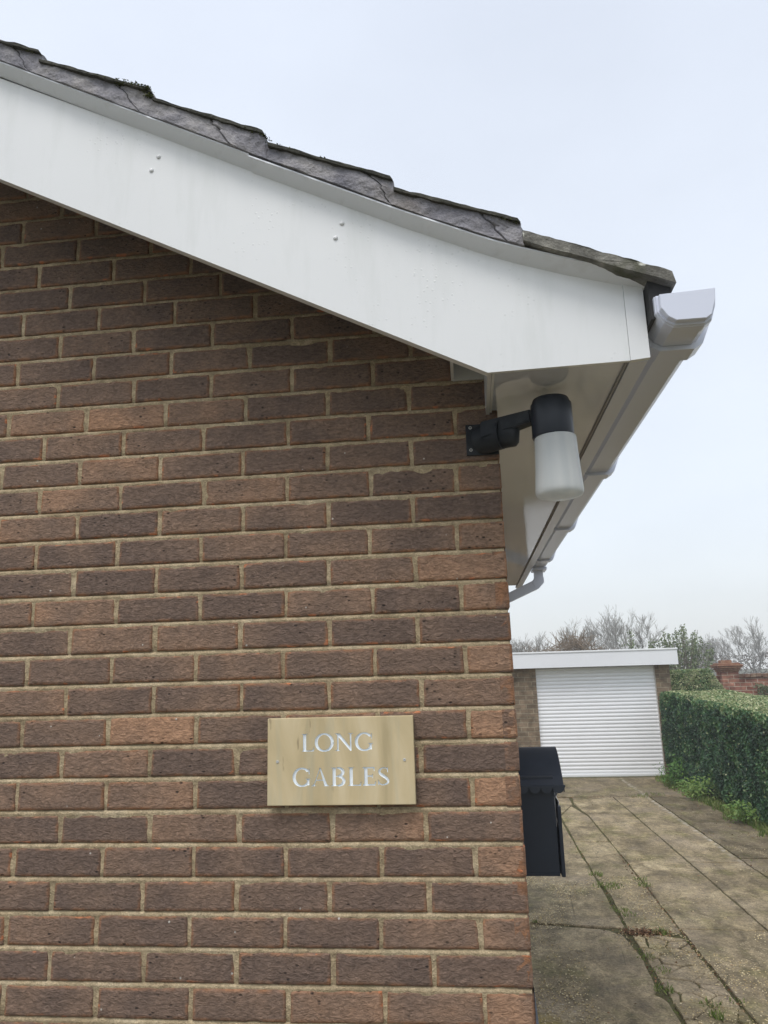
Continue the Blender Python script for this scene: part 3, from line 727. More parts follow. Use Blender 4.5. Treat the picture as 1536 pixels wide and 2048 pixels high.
# dark batten ends and broken felt under the eaves tile
m = MB()
m.prism([(.336, 2.515), (.370, 2.506), (.366, 2.488), (.374, 2.472), (.352, 2.468), (.345, 2.45), (.330, 2.43), (.322, 2.43), (.322, 2.52)], 'y', -.312, -.20)
m.build('eaves_felt', DARK, rf)
# underlay closing the roof from below
m = MB(); V = []
for x in (-3.3, -1.259, -.567, -.21, -.029, .124, .30):
    for y in (-.268, 4.02): V.append((x, y, roof_line(x) - .004))
m.add(V, [(2 * i, 2 * i + 1, 2 * i + 3, 2 * i + 2) for i in range(6)]).build('undercloak', DARK, rf)
# moss on the tile steps
rgm = np.random.RandomState(5); Pm = []
for k, (cx, cz, sx, n) in enumerate([(-.835, 3.150, .035, 520), (-.90, 3.176, .05, 160), (-.818, 3.128, .008, 120), (-1.15, 3.305, .03, 60), (-.535, 2.983, .02, 90), (-.30, 2.86, .08, 60), (.04, 2.69, .02, 70), (-.40, 2.905, .06, 60)]):
    dx = np.minimum(rgm.normal(0, sx, n), .012 + .004 * rgm.normal(0, 1, n)); dy = np.abs(rgm.normal(0, .02, n))
    Pm.append(np.c_[cx + dx, -.335 + dy, cz - .45 * dx - .004 + rgm.uniform(-.004, .010 if n > 300 else .002, n)])
Pm = np.concatenate(Pm)
leaf_mesh('moss', Pm, np.tile([0, -.5, 1.0], (len(Pm), 1)), 0.008, m_leaf('moss', [(0, (0.03, 0.035, 0.012)), (0.6, (0.07, 0.085, 0.025)), (1, (0.14, 0.15, 0.05))], 0.9, 0.1, 0.1), rf, seed=6)

# soffit and box end
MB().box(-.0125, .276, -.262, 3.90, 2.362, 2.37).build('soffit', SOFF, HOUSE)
be = MB()
be.prism([(-.262, 2.362), (0.004, 2.3515), (0.004, 2.60), (-.262, 2.60)], 'x', -.028, -.019)
be.box(-.0185, -.0128, -.255, -.006, 2.3545, 2.5)
be.box(-.108, -.0285, -.012, -.004, 2.447, 2.64)
be.box(-.112, -.104, -.26, -.003, 2.449, 2.66)
be.build('box_end', PVCP, HOUSE)
# fascia with bottom bead
fa = MB(); fa.box(.2775, .316, -.2695, 4.05, 2.3535, 2.366, bev=.001); fa.box(.308, .3165, -.2695, 4.05, 2.3665, 2.50)
fa.box(.2715, .2765, -.262, 4.03, 2.357, 2.366, mi=1)
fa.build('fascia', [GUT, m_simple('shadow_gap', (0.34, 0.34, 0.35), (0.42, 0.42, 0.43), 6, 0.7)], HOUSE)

# gutter
def inset(poly, d):
    n = len(poly); cx = sum(p[0] for p in poly) / n; cz = sum(p[1] for p in poly) / n; o = []
    for i in range(n):
        a = Vector(poly[i - 1]); b = Vector(poly[i]); c = Vector(poly[(i + 1) % n])
        d1 = (b - a).normalized(); d2 = (c - b).normalized()
        n1 = Vector((-d1.y, d1.x)); n2 = Vector((-d2.y, d2.x))
        if n1.dot(Vector((cx, cz)) - b) < 0: n1 = -n1
        if n2.dot(Vector((cx, cz)) - b) < 0: n2 = -n2
        q = n1 + n2; q /= max(.3, q.dot(n1) )
        p = b + q * d; o.append((p.x, p.y))
    return o
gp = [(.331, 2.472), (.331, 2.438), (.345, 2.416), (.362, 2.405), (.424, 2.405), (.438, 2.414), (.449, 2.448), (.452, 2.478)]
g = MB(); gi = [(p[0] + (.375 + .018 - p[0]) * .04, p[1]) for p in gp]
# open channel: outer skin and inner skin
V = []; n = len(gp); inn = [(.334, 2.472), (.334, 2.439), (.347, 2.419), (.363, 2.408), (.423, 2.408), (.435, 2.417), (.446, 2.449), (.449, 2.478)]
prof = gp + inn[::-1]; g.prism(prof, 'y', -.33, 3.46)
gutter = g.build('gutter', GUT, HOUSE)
capo = [(.3285, 2.476), (.3285, 2.437), (.343, 2.414), (.361, 2.402), (.425, 2.402), (.440, 2.412), (.4515, 2.447), (.455, 2.482)]
c = MB(); c.prism(capo, 'y', -.334, -.30); c.prism(inset(capo, .0035), 'y', -.342, -.334)
def loft(m, loops):
    n = len(loops[0][0]); V = []
    for poly, y in loops: V += [(p[0], y, p[1]) for p in poly]
    F = [tuple(range(n)), tuple((len(loops) - 1) * n + k for k in range(n - 1, -1, -1))]
    for i in range(len(loops) - 1):
        for k in range(n): F.append((i * n + k, i * n + (k + 1) % n, (i + 1) * n + (k + 1) % n, (i + 1) * n + k))
    return m.add(V, F)
c = MB(); i1 = inset(capo, .002); i2 = inset(capo, .006); i3 = inset(capo, .0075)
loft(c, [(capo, -.295), (capo, -.322), (i1, -.324), (i1, -.329), (i2, -.3305), (i2, -.343), (i3, -.345)])
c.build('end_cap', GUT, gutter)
brk_o = [(.322, 2.470), (.322, 2.432), (.338, 2.405), (.357, 2.394), (.431, 2.394), (.450, 2.406), (.470, 2.452), (.468, 2.486), (.452, 2.488)]
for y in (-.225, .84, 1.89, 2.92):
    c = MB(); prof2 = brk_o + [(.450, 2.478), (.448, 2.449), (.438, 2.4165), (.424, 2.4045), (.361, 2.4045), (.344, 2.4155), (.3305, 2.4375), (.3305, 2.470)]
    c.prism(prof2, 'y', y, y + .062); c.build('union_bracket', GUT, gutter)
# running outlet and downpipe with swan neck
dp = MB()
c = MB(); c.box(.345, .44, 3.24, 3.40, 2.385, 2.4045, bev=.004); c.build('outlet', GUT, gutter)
def sq_tube(m, pts, w):
    b = len(m.v); n = len(pts)
    for i, p in enumerate(pts):
        p = Vector(p); d = (Vector(pts[min(i + 1, n - 1)]) - Vector(pts[max(i - 1, 0)])).normalized()
        a = Vector((0, 1, 0)); c_ = d.cross(a).normalized()
        f = 1.0
        if 0 < i < n - 1:
            d1 = (p - Vector(pts[i - 1])).normalized(); f = 1 / max(.5, abs(d.dot(d1)))
        for s, t in ((-1, -1), (1, -1), (1, 1), (-1, 1)): m.v.append(tuple(p + a * s * w + c_ * t * w * f))
    for i in range(n - 1):
        for k in range(4): m.f.append((b + i * 4 + k, b + i * 4 + (k + 1) % 4, b + (i + 1) * 4 + (k + 1) % 4, b + (i + 1) * 4 + k)); m.m.append(0)
    m.f += [(b + 3, b + 2, b + 1, b), (b + (n - 1) * 4, b + (n - 1) * 4 + 1, b + (n - 1) * 4 + 2, b + (n - 1) * 4 + 3)]; m.m += [0, 0]
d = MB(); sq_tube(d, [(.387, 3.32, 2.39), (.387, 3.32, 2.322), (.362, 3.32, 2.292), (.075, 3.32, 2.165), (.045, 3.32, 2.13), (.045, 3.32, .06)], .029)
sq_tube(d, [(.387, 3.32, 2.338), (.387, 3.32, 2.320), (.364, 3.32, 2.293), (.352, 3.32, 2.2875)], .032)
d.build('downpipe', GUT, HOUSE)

# ------------------------------------------------------------------ name plaque
STONE = Mat('sandstone', 0.6, 0.35)
a = STONE.noise(5, 4, 0.55, STONE.coords((2.4, 1, 0.55)), 0.8); a2 = STONE.noise(2.5, 2, 0.5)
cc = STONE.ramp(a, [(0.32, (0.44, 0.36, 0.21)), (0.5, (0.56, 0.46, 0.275)), (0.68, (0.64, 0.54, 0.35))])
cc = STONE.mix(STONE.rng(STONE.noise(11, 3, 0.6, STONE.coords((3, 1, 0.35))), 0.5, 0.72, 0, 0.35), cc, (0.38, 0.40, 0.32))
st = STONE.noise(38, 3, 0.6, STONE.coords((1.6, 1, 0.28))); cc = STONE.mix(STONE.math('MULTIPLY', STONE.rng(st, 0.64, 0.70, 0, 1), STONE.rng(a2, 0.44, 0.54, 0, .45), True), cc, (0.13, 0.085, 0.055))
STONE.color(cc); STONE.bump(STONE.noise(120, 3, 0.6), 0.15, 0.001); STONE = STONE.m
LETW = m_simple('letter_white', (0.70, 0.76, 0.80), (0.86, 0.90, 0.92), 60, 0.6, 0.2, 0.001)
PX0, PX1, PZ0, PZ1 = -.5905, -.2410, 1.414, 1.6115
p = MB(); p.box(PX0, PX1, -.0235, -.0035, PZ0, PZ1, bev=.0016)
plaque = p.build('house_sign', [STONE, LETW]); tag(plaque, 'beige stone house name plaque engraved LONG GABLES on the brick gable', 'house sign')
def stroke(pts, ws):
    L = []; Rr = []
    n = len(pts)
    for i, q in enumerate(pts):
        a = Vector(pts[max(i - 1, 0)]); b = Vector(pts[min(i + 1, n - 1)]); d = (b - a).normalized(); nn = Vector((-d.y, d.x))
        w = ws[i] / 2 if hasattr(ws, '__len__') else ws / 2
        L.append(tuple(Vector(q) + nn * w)); Rr.append(tuple(Vector(q) - nn * w))
    return [[L[i], L[i + 1], Rr[i + 1], Rr[i]] for i in range(n - 1)]
TK, TN = .185, .09
def arc(cx, cy, rx, ry, a0, a1, n=22, tk=TK, tn=TN):
    P = []; Wd = []
    for i in range(n + 1):
        t = R(a0 + (a1 - a0) * i / n); P.append((cx + rx * math.cos(t), cy + ry * math.sin(t))); Wd.append(tn + (tk - tn) * abs(math.cos(t)) ** 1.3)
    return stroke(P, Wd)
def rect(x0, y0, x1, y1): return [[(x0, y0), (x1, y0), (x1, y1), (x0, y1)]]
def serif(cx, y, w=.28, up=True):
    h = .038; s = 1 if up else -1
    return [[(cx - w / 2, y), (cx + w / 2, y), (cx + w / 2, y + s * h), (cx - w / 2, y + s * h)], [(cx - w * .26, y), (cx + w * .26, y), (cx + .04, y + s * .11), (cx - .04, y + s * .11)]]
def stem(cx, w=TK): return rect(cx - w / 2, 0, cx + w / 2, 1)
def G_L(w): return stem(.2) + serif(.2, 1, .32, False) + serif(.17, 0, .28) + rect(.2, 0, w - .06, .058) + [[(w - .1, 0), (w - .03, 0), (w, .23), (w - .035, .23)], [(w - .22, .03), (w - .06, .03), (w - .02, .15), (w - .06, .10)]]
def G_O(w): return arc(w / 2, .5, w / 2 - .07, .48, 0, 360, 40)
def G_N(w): return stem(.16, TN) + serif(.14, 0, .28) + stem(w - .14, TN) + serif(w - .14, 1, .28, False) + [[(.02, 1), (.20, 1), (w - .11, 0), (w - .17, 0)], [(.20, 1), (.26, 1), (w - .11, .14), (w - .11, 0)]] + rect(.0, .962, .2, 1)
def G_G(w): return arc(w / 2 + .02, .5, w / 2 - .05, .48, 42, 318, 34) + rect(w - .2, .06, w - .06, .42) + serif(w - .13, .42, .30, False) + [[(w - .09, .66), (w - .045, .66), (w - .045, .98), (w - .08, .98)], [(w - .22, .88), (w - .045, .80), (w - .045, .66), (w - .11, .78)]]
def G_A(w): return [[(w / 2 - .05, 1), (w / 2 + .03, 1), (w - .08, 0), (w - .26, 0)], [(w / 2 - .02, 1), (w / 2 + .01, .96), (.16, 0), (.10, 0)]] + rect(.24, .30, w - .26, .352) + serif(.13, 0, .26) + serif(w - .15, 0, .3)
def G_B(w): return stem(.2) + rect(.02, .962, .4, 1) + rect(.02, 0, .4, .038) + rect(.2, .50, .45, .545) + arc(.38, .755, w - .38 - .13, .226, -90, 90, 16) + arc(.40, .27, w - .40 - .08, .252, -90, 90, 16) + rect(.2, .955, .42, 1) + rect(.2, 0, .42, .045)
def G_E(w): return stem(.2) + rect(.02, .925, w - .08, 1) + rect(.02, 0, w - .05, .08) + rect(.2, .475, w - .2, .55) + [[(w - .12, .80), (w - .075, .78), (w - .075, 1), (w - .15, 1)], [(w - .12, 0), (w - .05, 0), (w, .22), (w - .04, .22)]] + rect(w - .22, .40, w - .18, .63)
def G_S(w):
    P = []; Wd = []
    ctl = [(w - .10, .80, .05), (w - .15, .90, .06), (w / 2, .955, .06), (.16, .86, .10), (.11, .74, .13), (.18, .62, .155), (w / 2, .51, .17), (w - .16, .38, .155), (w - .08, .25, .13), (w - .14, .11, .10), (w / 2 - .02, .035, .06), (.14, .09, .06), (.07, .22, .05)]
    for i in range(len(ctl) - 1):
        p0 = ctl[max(i - 1, 0)]; p1 = ctl[i]; p2 = ctl[i + 1]; p3 = ctl[min(i + 2, len(ctl) - 1)]
        for j in range(4):
            t = j / 4; q = [0.5 * ((2 * p1[k]) + (-p0[k] + p2[k]) * t + (2 * p0[k] - 5 * p1[k] + 4 * p2[k] - p3[k]) * t * t + (-p0[k] + 3 * p1[k] - 3 * p2[k] + p3[k]) * t ** 3) for k in range(3)]
            P.append((q[0], q[1])); Wd.append(q[2])
    P.append(ctl[-1][:2]); Wd.append(.05)
    return stroke(P, Wd) + rect(w - .12, .70, w - .075, .98) + rect(.03, .02, .075, .30)
GL = {'L': G_L, 'O': G_O, 'N': G_N, 'G': G_G, 'A': G_A, 'B': G_B, 'E': G_E, 'S': G_S}
def zx(a): return -.5905 + (a - 205) / (1268 - 205) * .3495
words = [[('L', 455, 550), ('O', 556, 690), ('N', 703, 832), ('G', 848, 975)], [('G', 393, 520), ('A', 528, 655), ('B', 668, 772), ('L', 790, 888), ('E', 896, 992), ('S', 1003, 1088)]]
import mathutils.geometry
def letter_cut(ch, x0, x1, z0, h):
    """each letter: union of its strokes rasterised into a clean outline is avoided; strokes are cut one by one"""
    w = (x1 - x0) / h
    return [[(x0 + q[0] * h, z0 + q[1] * h) for q in poly] for poly in GL[ch](w)]
polys = []
for wi, (wd, z0, h) in enumerate(((words[0], 1.5345, .0400), (words[1], 1.4565, .0410))):
    for ch, a, b in wd: polys += letter_cut(ch, zx(a), zx(b), z0, h)
def area(p): return sum(p[i][0] * p[(i + 1) % len(p)][1] - p[(i + 1) % len(p)][0] * p[i][1] for i in range(len(p)))
# clean union of all strokes with the exact 2D triangulator, then one cutter volume
verts2 = []; faces2 = []
for q in polys:
    if abs(area(q)) < 1e-9: continue
    if area(q) < 0: q = q[::-1]
    b = len(verts2); verts2 += [Vector(v) for v in q]; faces2.append([b + i for i in range(len(q))])
rv = mathutils.geometry.delaunay_2d_cdt(verts2, [], faces2, 0, 1e-6)
vco = rv[0]; fcs = [f for f, o in zip(rv[2], rv[5]) if len(o)]
bmc = bmesh.new(); fr = [bmc.verts.new((v.x, -.040, v.y)) for v in vco]
for f in fcs:
    try: bmc.faces.new([fr[i] for i in f])
    except ValueError: pass
for v in [v for v in bmc.verts if not v.link_faces]: bmc.verts.remove(v)
ret = bmesh.ops.extrude_face_region(bmc, geom=bmc.faces[:])
for v in [g_ for g_ in ret['geom'] if isinstance(g_, bmesh.types.BMVert)]: v.co.y = -.0203
bmesh.ops.recalc_face_normals(bmc, faces=bmc.faces)
mc = bpy.data.meshes.new('cut'); bmc.to_mesh(mc); bmc.free()
mc.materials.append(STONE); mc.materials.append(LETW); mc.polygons.foreach_set('material_index', [1] * len(mc.polygons))
co_ = bpy.data.objects.new('cut', mc); COL.objects.link(co_)
md = plaque.modifiers.new('engrave', 'BOOLEAN'); md.operation = 'DIFFERENCE'; md.object = co_; md.solver = 'EXACT'
try: md.material_mode = 'INDEX'
except Exception: pass
dg = bpy.context.evaluated_depsgraph_get(); ev = plaque.evaluated_get(dg)
nm = bpy.data.meshes.new_from_object(ev); plaque.modifiers.clear()
print('PLAQUE faces', len(nm.polygons), 'white', sum(1 for f in nm.polygons if f.material_index == 1))
plaque.data = nm; bpy.data.objects.remove(co_)
for x, z in [(-.566, 1.5125), (-.264, 1.5125)]:
    c = MB(); b0 = 0
    for r, dd in ((.0036, 0), (.0034, .0012), (.0016, .0016), (.0012, .0006), (.0001, .0004)):
        for k in range(12): c.v.append((x + r * math.cos(k * math.pi / 6), -.0236 - dd, z + r * math.sin(k * math.pi / 6)))
    for i in range(4):
        for k in range(12): c.f.append((i * 12 + k, i * 12 + (k + 1) % 12, (i + 1) * 12 + (k + 1) % 12, (i + 1) * 12 + k)); c.m.append(0)
    c.build('screw', SCREW, plaque)

# ------------------------------------------------------------------ wall light
LX, LY = .1215, -.12
LAMP = empty('wall_light', (0, 0, 0)); tag(LAMP, 'black bracket wall light with frosted glass jar under the white soffit', 'wall light')
m = MB(); m.box(-.082, -.001, -.0075, -.0005, 2.243, 2.325, bev=.002)
m.box(-.020, .004, -.0085, .05, 2.2435, 2.3245, bev=.002) if False else None
m.build('bracket_plate', BLACKD, LAMP)
m = MB()
path = []
for t in np.linspace(0, 1, 14):
    path.append((-.042 + .090 * t, -.006 - .062 * math.sin(t * math.pi / 2) , 2.283 - .010 * t))
rr = [.037] * 5 + [.0365, .036, .0345, .034, .0335, .033, .0325, .031, .022]
m.tube(path, rr, 24)
m.tube([(.002, -.058, 2.2785), (.008, -.061, 2.278)], [.0375, .0375], 24)
k_ = m.build('knuckle', BLACKD, LAMP); autosmooth(k_, 50)
m = MB()
def obox(m, p0, p1, h0, h1, t0, t1):
    p0 = Vector(p0); p1 = Vector(p1); d = (p1 - p0); d.z = 0; d.normalize(); a = Vector((-d.y, d.x, 0)); V = []
    for p, h, t in ((p0, h0, t0), (p1, h1, t1)):
        for s, z in ((-1, -1), (1, -1), (1, 1), (-1, 1)): V.append(tuple(p + a * s * t + Vector((0, 0, z * h))))
    m.add(V, [(3, 2, 1, 0), (4, 5, 6, 7), (0, 1, 5, 4), (1, 2, 6, 5), (2, 3, 7, 6), (3, 0, 4, 7)])
obox(m, (-.036, -.044, 2.290), (.080, -.112, 2.299), .022, .015, .022, .017)
arm = m.build('arm', BLACKD, LAMP)
bvm = bmesh.new(); bvm.from_mesh(arm.data); bmesh.ops.bevel(bvm, geom=bvm.edges[:], offset=.003, segments=2, affect='EDGES'); bvm.to_mesh(arm.data); bvm.free()
m = MB(); m.lathe((LX, LY, 2.0), [(.0001, .338), (.034, .3375), (.0415, .3355), (.0435, .331), (.0442, .324), (.0475, .323), (.0480, .319), (.0485, .243), (.0470, .240), (.040, .240)], 40)
cp = m.build('lamp_cap', BLACKP, LAMP); autosmooth(cp, 40)
GLS = Mat('frosted_glass', 0.22, 0.5)
s_ = GLS.noise(42, 1, 0.4, GLS.coords((1, 1, 0.001)))
GLS.color(GLS.mix(GLS.rng(s_, 0.35, 0.65, 0, 1), (0.74, 0.78, 0.79), (0.90, 0.92, 0.91)))
tr = GLS.N('ShaderNodeBsdfTranslucent'); tr.inputs[0].default_value = (0.86, 0.88, 0.87, 1)
mx = GLS.N('ShaderNodeMixShader'); mx.inputs[0].default_value = 0.5
o_ = [n for n in GLS.t.nodes if n.type == 'OUTPUT_MATERIAL'][0]
GLS.L(GLS.p.outputs[0], mx.inputs[1]); GLS.L(tr.outputs[0], mx.inputs[2]); GLS.L(mx.outputs[0], o_.inputs[0])
m = MB(); m.lathe((LX + .0045, LY, 2.0), [(.038, .2405), (.0475, .2405), (.0485, .236), (.0492, .215), (.0514, .17), (.0540, .130), (.0552, .114), (.0545, .1055), (.0515, .100), (.041, .0965), (.030, .0935), (.015, .0925), (.0001, .092)], 48)
jar = m.build('glass_shade', GLS.m, LAMP, smooth=True)
for x, z in ((-.070, 2.316), (-.071, 2.257)):
    c = MB()
    for r, dd in ((.0042, 0), (.0040, .0014), (.0022, .0016), (.0018, .0004), (.0001, .0004)):
        for k in range(12): c.v.append((x + r * math.cos(k * math.pi / 6), -.0076 - dd, z + r * math.sin(k * math.pi / 6)))
    for i in range(4):
        for k in range(12): c.f.append((i * 12 + k, i * 12 + (k + 1) % 12, (i + 1) * 12 + (k + 1) % 12, (i + 1) * 12 + k)); c.m.append(0 if i < 2 else 1)
    c.build('screw', [SCREW, DARK], LAMP)

# ------------------------------------------------------------------ post box on the side wall
BOXO = empty('post_box', (.0, .449, 1.18)); tag(BOXO, 'black metal post box with arched scalloped hood on the side wall', 'post box')
YC, HW = .449, .149
m = MB(); m.box(.003, .104, YC - HW + .013, YC + HW - .013, 1.1825, 1.43, bev=.002)
m.box(.003, .1045, YC - HW + .0115, YC + HW - .0115, 1.1815, 1.187)
m.build('body', BLACKP, BOXO)
def arch(n, ins=0.0):
    P = []
    for i in range(n + 1):
        t = 1 - 2 * i / n
        P.append((YC - (HW - ins) * t, 1.409 + (.084 - ins) * (1 - abs(t) ** 1.85)))
    return P
A0 = arch(28); A1 = arch(28, .003)
m = MB(); m.prism(A0 + A1[::-1], 'x', .0025, .129)
m.prism(A1, 'x', .1085, .1115)
m.prism([(YC - HW, 1.409), (YC - HW - .0035, 1.408), (YC - HW - .0035, 1.4025), (YC - HW, 1.4025)], 'x', .0025, .1325)
m.prism([(YC + HW, 1.409), (YC + HW + .0035, 1.408), (YC + HW + .0035, 1.4025), (YC + HW, 1.4025)], 'x', .0025, .1325)
def scal(x0, n, w, y, axis):
    for i in range(n):
        P = [(x0 + w * (i + .5) + w * .48 * math.cos(math.pi + math.pi * k / 10), 1.4035 + .0155 * math.sin(math.pi + math.pi * k / 10)) for k in range(11)]
        if axis == 'y': m.prism(P, 'y', y, y + .0015)
        else: m.prism([(p[0], p[1]) for p in P], 'x', y, y + .0015)
scal(.006, 4, .0312, YC - HW - .0015, 'y'); scal(.006, 4, .0312, YC + HW - .0025, 'y')
scal(YC - HW, 9, 2 * HW / 9, .1295, 'x')
autosmooth(m.build('hood', m_simple('skylit_black_paint', (0.016, 0.023, 0.036), (0.028, 0.036, 0.052), 9, 0.45, 0.08, 0.004, spec=0.5), BOXO), 30)  # skylight on the hood is painted in: paler, bluer black than the body
m = MB(); m.box(.1085, .1185, YC - HW + .011, YC + HW - .011, 1.179, 1.353, bev=.0015); m.box(.1045, .1085, YC - .11, YC + .11, 1.1815, 1.30)
m.build('front_pocket', BLACKP, BOXO)
m = MB(); V = []
m.add([(.1065, YC - .115, 1.30), (.1065, YC + .07, 1.30), (.116, YC - .128, 1.362), (.120, YC + .06, 1.366), (.108, YC - .124, 1.378), (.113, YC + .05, 1.382)], [(0, 1, 3, 2), (2, 3, 5, 4)])
m.add([(.1055, YC - .12, 1.30), (.1055, YC + .03, 1.30), (.105, YC - .122, 1.372), (.1055, YC + .03, 1.372), (.1135, YC - .126, 1.384), (.116, YC + .03, 1.386)], [(0, 1, 3, 2), (2, 3, 5, 4)])
pp = m.build('newspaper', m_simple('newsprint', (0.7, 0.7, 0.7), (0.82, 0.8, 0.78), 60, 0.8, 0.1, 0.001)); tag(pp, 'folded white papers sticking out of the black post box pocket', 'newspaper')
so = pp.modifiers.new('thick', 'SOLIDIFY'); so.thickness = .0012

# ------------------------------------------------------------------ garage
GY = 11.48
GAR = empty('garage', (1.9, GY, 0)); tag(GAR, 'flat roofed brick garage with white roller door at the end of the drive', 'garage')
GB = m_brickwall('garage_brick', (0.15, 0.115, 0.08), (0.245, 0.185, 0.125), (0.30, 0.26, 0.19))
m = MB(); m.box(-.55, .983, GY - .02, GY + .09, -.05, 1.86); m.box(2.972, 3.21, GY - .02, GY + .09, -.05, 1.86); m.box(.983, 2.972, GY + .03, GY + .09, 1.79, 1.86)
m.box(-.55, -.45, GY + .09, GY + 5, -.05, 1.86); m.box(3.11, 3.21, GY + .09, GY + 5, -.05, 1.86); m.box(-.45, 3.11, GY + 4.9, GY + 5, -.05, 1.86)
m.build('wall', GB, GAR)
m = MB(); ns = 29; prof = []
for i in range(ns):
    z0 = .05 + (1.80 - .05) * i / ns; h = (1.80 - .05) / ns
    for k in range(7): t = k / 6; prof.append((GY + .055 - .010 * math.sin(math.pi * t) ** .7, z0 + h * (.03 + .94 * t)))
V = []; F = []
for y, z in prof: V += [(.99, y, z), (2.966, y, z)]
F = [(2 * i, 2 * i + 1, 2 * i + 3, 2 * i + 2) for i in range(len(prof) - 1)]
m.add(V, F); m.box(.99, 2.966, GY + .03, GY + .06, .004, .052, bev=.004)
door = m.build('roller_door', m_pvc('door_white', (0.84, 0.86, 0.88), 0.35), GAR); autosmooth(door, 60)
GUIDE = m_simple('guide', (0.45, 0.42, 0.38), (0.6, 0.58, 0.55), 5, 0.5)
for gx in (.9835, 2.9655): MB().box(gx, gx + .006, GY - .008, GY + .06, 0, 1.80).build('door_guide', GUIDE, GAR)
m = MB(); m.box(-.70, 3.322, GY - .20, GY - .18, 1.795, 2.035); m.box(3.302, 3.322, GY - .18, GY + 5.15, 1.795, 2.035); m.box(-.70, 3.30, GY - .179, GY + .02, 1.80, 1.81)
m.build('fascia', m_pvc('garage_fascia_pvc', (0.80, 0.82, 0.85), 0.35), GAR)
m = MB(); m.box(-.71, 3.332, GY - .212, GY - .16, 2.036, 2.066, bev=.006); m.box(3.285, 3.332, GY - .16, GY + 5.16, 2.036, 2.066, bev=.006); m.build('roof_trim', PVCP, GAR)
m = MB(); m.box(-.69, 3.29, GY - .16, GY + 5.15, 1.90, 2.045); m.build('roof', m_simple('roof_felt', (0.08, 0.085, 0.08), (0.14, 0.14, 0.13), 5, 0.9), GAR)
MB().box(.95, 3.0, GY - .10, GY + .03, -.02, .006).build('threshold', m_simple('mossy_sill', (0.06, 0.065, 0.025), (0.13, 0.115, 0.06), 12, 0.95), GAR)

# ------------------------------------------------------------------ hedges
def hedge(name, n, f_surf, size, label, box, seed, rfun=None):
    rg = np.random.RandomState(seed); P, Nn, rv = f_surf(rg, n)
    o = MB(); o.v, o.f, o.m = [], [], []
    box(o)
    core = o.build(name, [m_simple(name + '_core', (0.008, 0.016, 0.008), (0.02, 0.032, 0.014), 20, 0.95, 0.8, 0.04), HLEAF])
    tag(core, label, 'hedge')
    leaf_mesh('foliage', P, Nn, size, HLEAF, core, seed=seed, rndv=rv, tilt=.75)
    return core
def hx(y, z): return 2.97 + .10 * (z - .6) * -1 * .3 + .06 * nz(y * 1.3, z * 1.8, 2) + .05 * nz(y * 4, z * 4, 7)
def htop(x, y): return 1.19 + .17 * min(1, max(0, (y - 6.5) / 4.2)) + .02 * nz(x * 3, y * 2, 1)
def surf_main(rg, n):
    P = []; Nn = []; rv = []
    y = 11.35 - (11.35 - 3.0) * rg.uniform(0, 1, n) ** 1.0
    for i in range(n):
        yy = y[i]; q = rg.random_sample()
        if q < .66:
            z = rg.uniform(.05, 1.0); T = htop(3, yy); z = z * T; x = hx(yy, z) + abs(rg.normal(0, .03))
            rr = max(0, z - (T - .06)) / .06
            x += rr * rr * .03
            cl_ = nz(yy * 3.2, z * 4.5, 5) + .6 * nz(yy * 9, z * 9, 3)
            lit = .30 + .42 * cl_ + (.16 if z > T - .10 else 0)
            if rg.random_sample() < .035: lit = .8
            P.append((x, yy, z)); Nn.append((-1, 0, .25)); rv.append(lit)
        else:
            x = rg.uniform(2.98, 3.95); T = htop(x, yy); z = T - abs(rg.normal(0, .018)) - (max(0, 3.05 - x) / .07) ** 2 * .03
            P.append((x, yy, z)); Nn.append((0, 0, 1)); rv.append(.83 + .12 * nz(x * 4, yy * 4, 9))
    return np.array(P), np.array(Nn, float), np.array(rv)
def box_main(o):
    ys = np.linspace(2.95, 11.4, 30)
    V = []
    for y in ys: V += [(3.06, y, -.02), (3.05, y, htop(3, y) - .06), (3.9, y, htop(3.8, y) - .05), (3.9, y, -.02)]
    F = [(4 * i + k, 4 * i + (k + 1) % 4, 4 * i + 4 + (k + 1) % 4, 4 * i + 4 + k) for i in range(len(ys) - 1) for k in range(4)] + [(3, 2, 1, 0), tuple(4 * (len(ys) - 1) + k for k in range(4))]
    o.add(V, F)
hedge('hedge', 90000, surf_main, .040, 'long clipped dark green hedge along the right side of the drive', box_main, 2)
def surf_back(rg, n):
    P = []; Nn = []; rv = []
    for i in range(n):
        q = rg.random_sample()
        x = rg.uniform(3.28, 4.5); top = 1.70 - max(0, x - 4.2) * 1.5 + .02 * nz(x * 4, 0, 3)
        if q < .6: P.append((x, 12.6 + abs(rg.normal(0, .04)), rg.uniform(.6, 1) * top)); Nn.append((0, -1, .5)); rv.append(.78 + .2 * nz(x * 5, P[-1][2] * 5, 8))
        else: P.append((x, rg.uniform(12.6, 14.2), top - abs(rg.normal(0, .03)))); Nn.append((0, 0, 1)); rv.append(.78)
    return np.array(P), np.array(Nn, float), np.array(rv)
hedge('hedge', 14000, surf_back, .035, 'taller olive hedge block behind the garage corner and brick pier', lambda o: o.box(3.35, 4.22, 12.68, 14.1, 0, 1.60), 6)

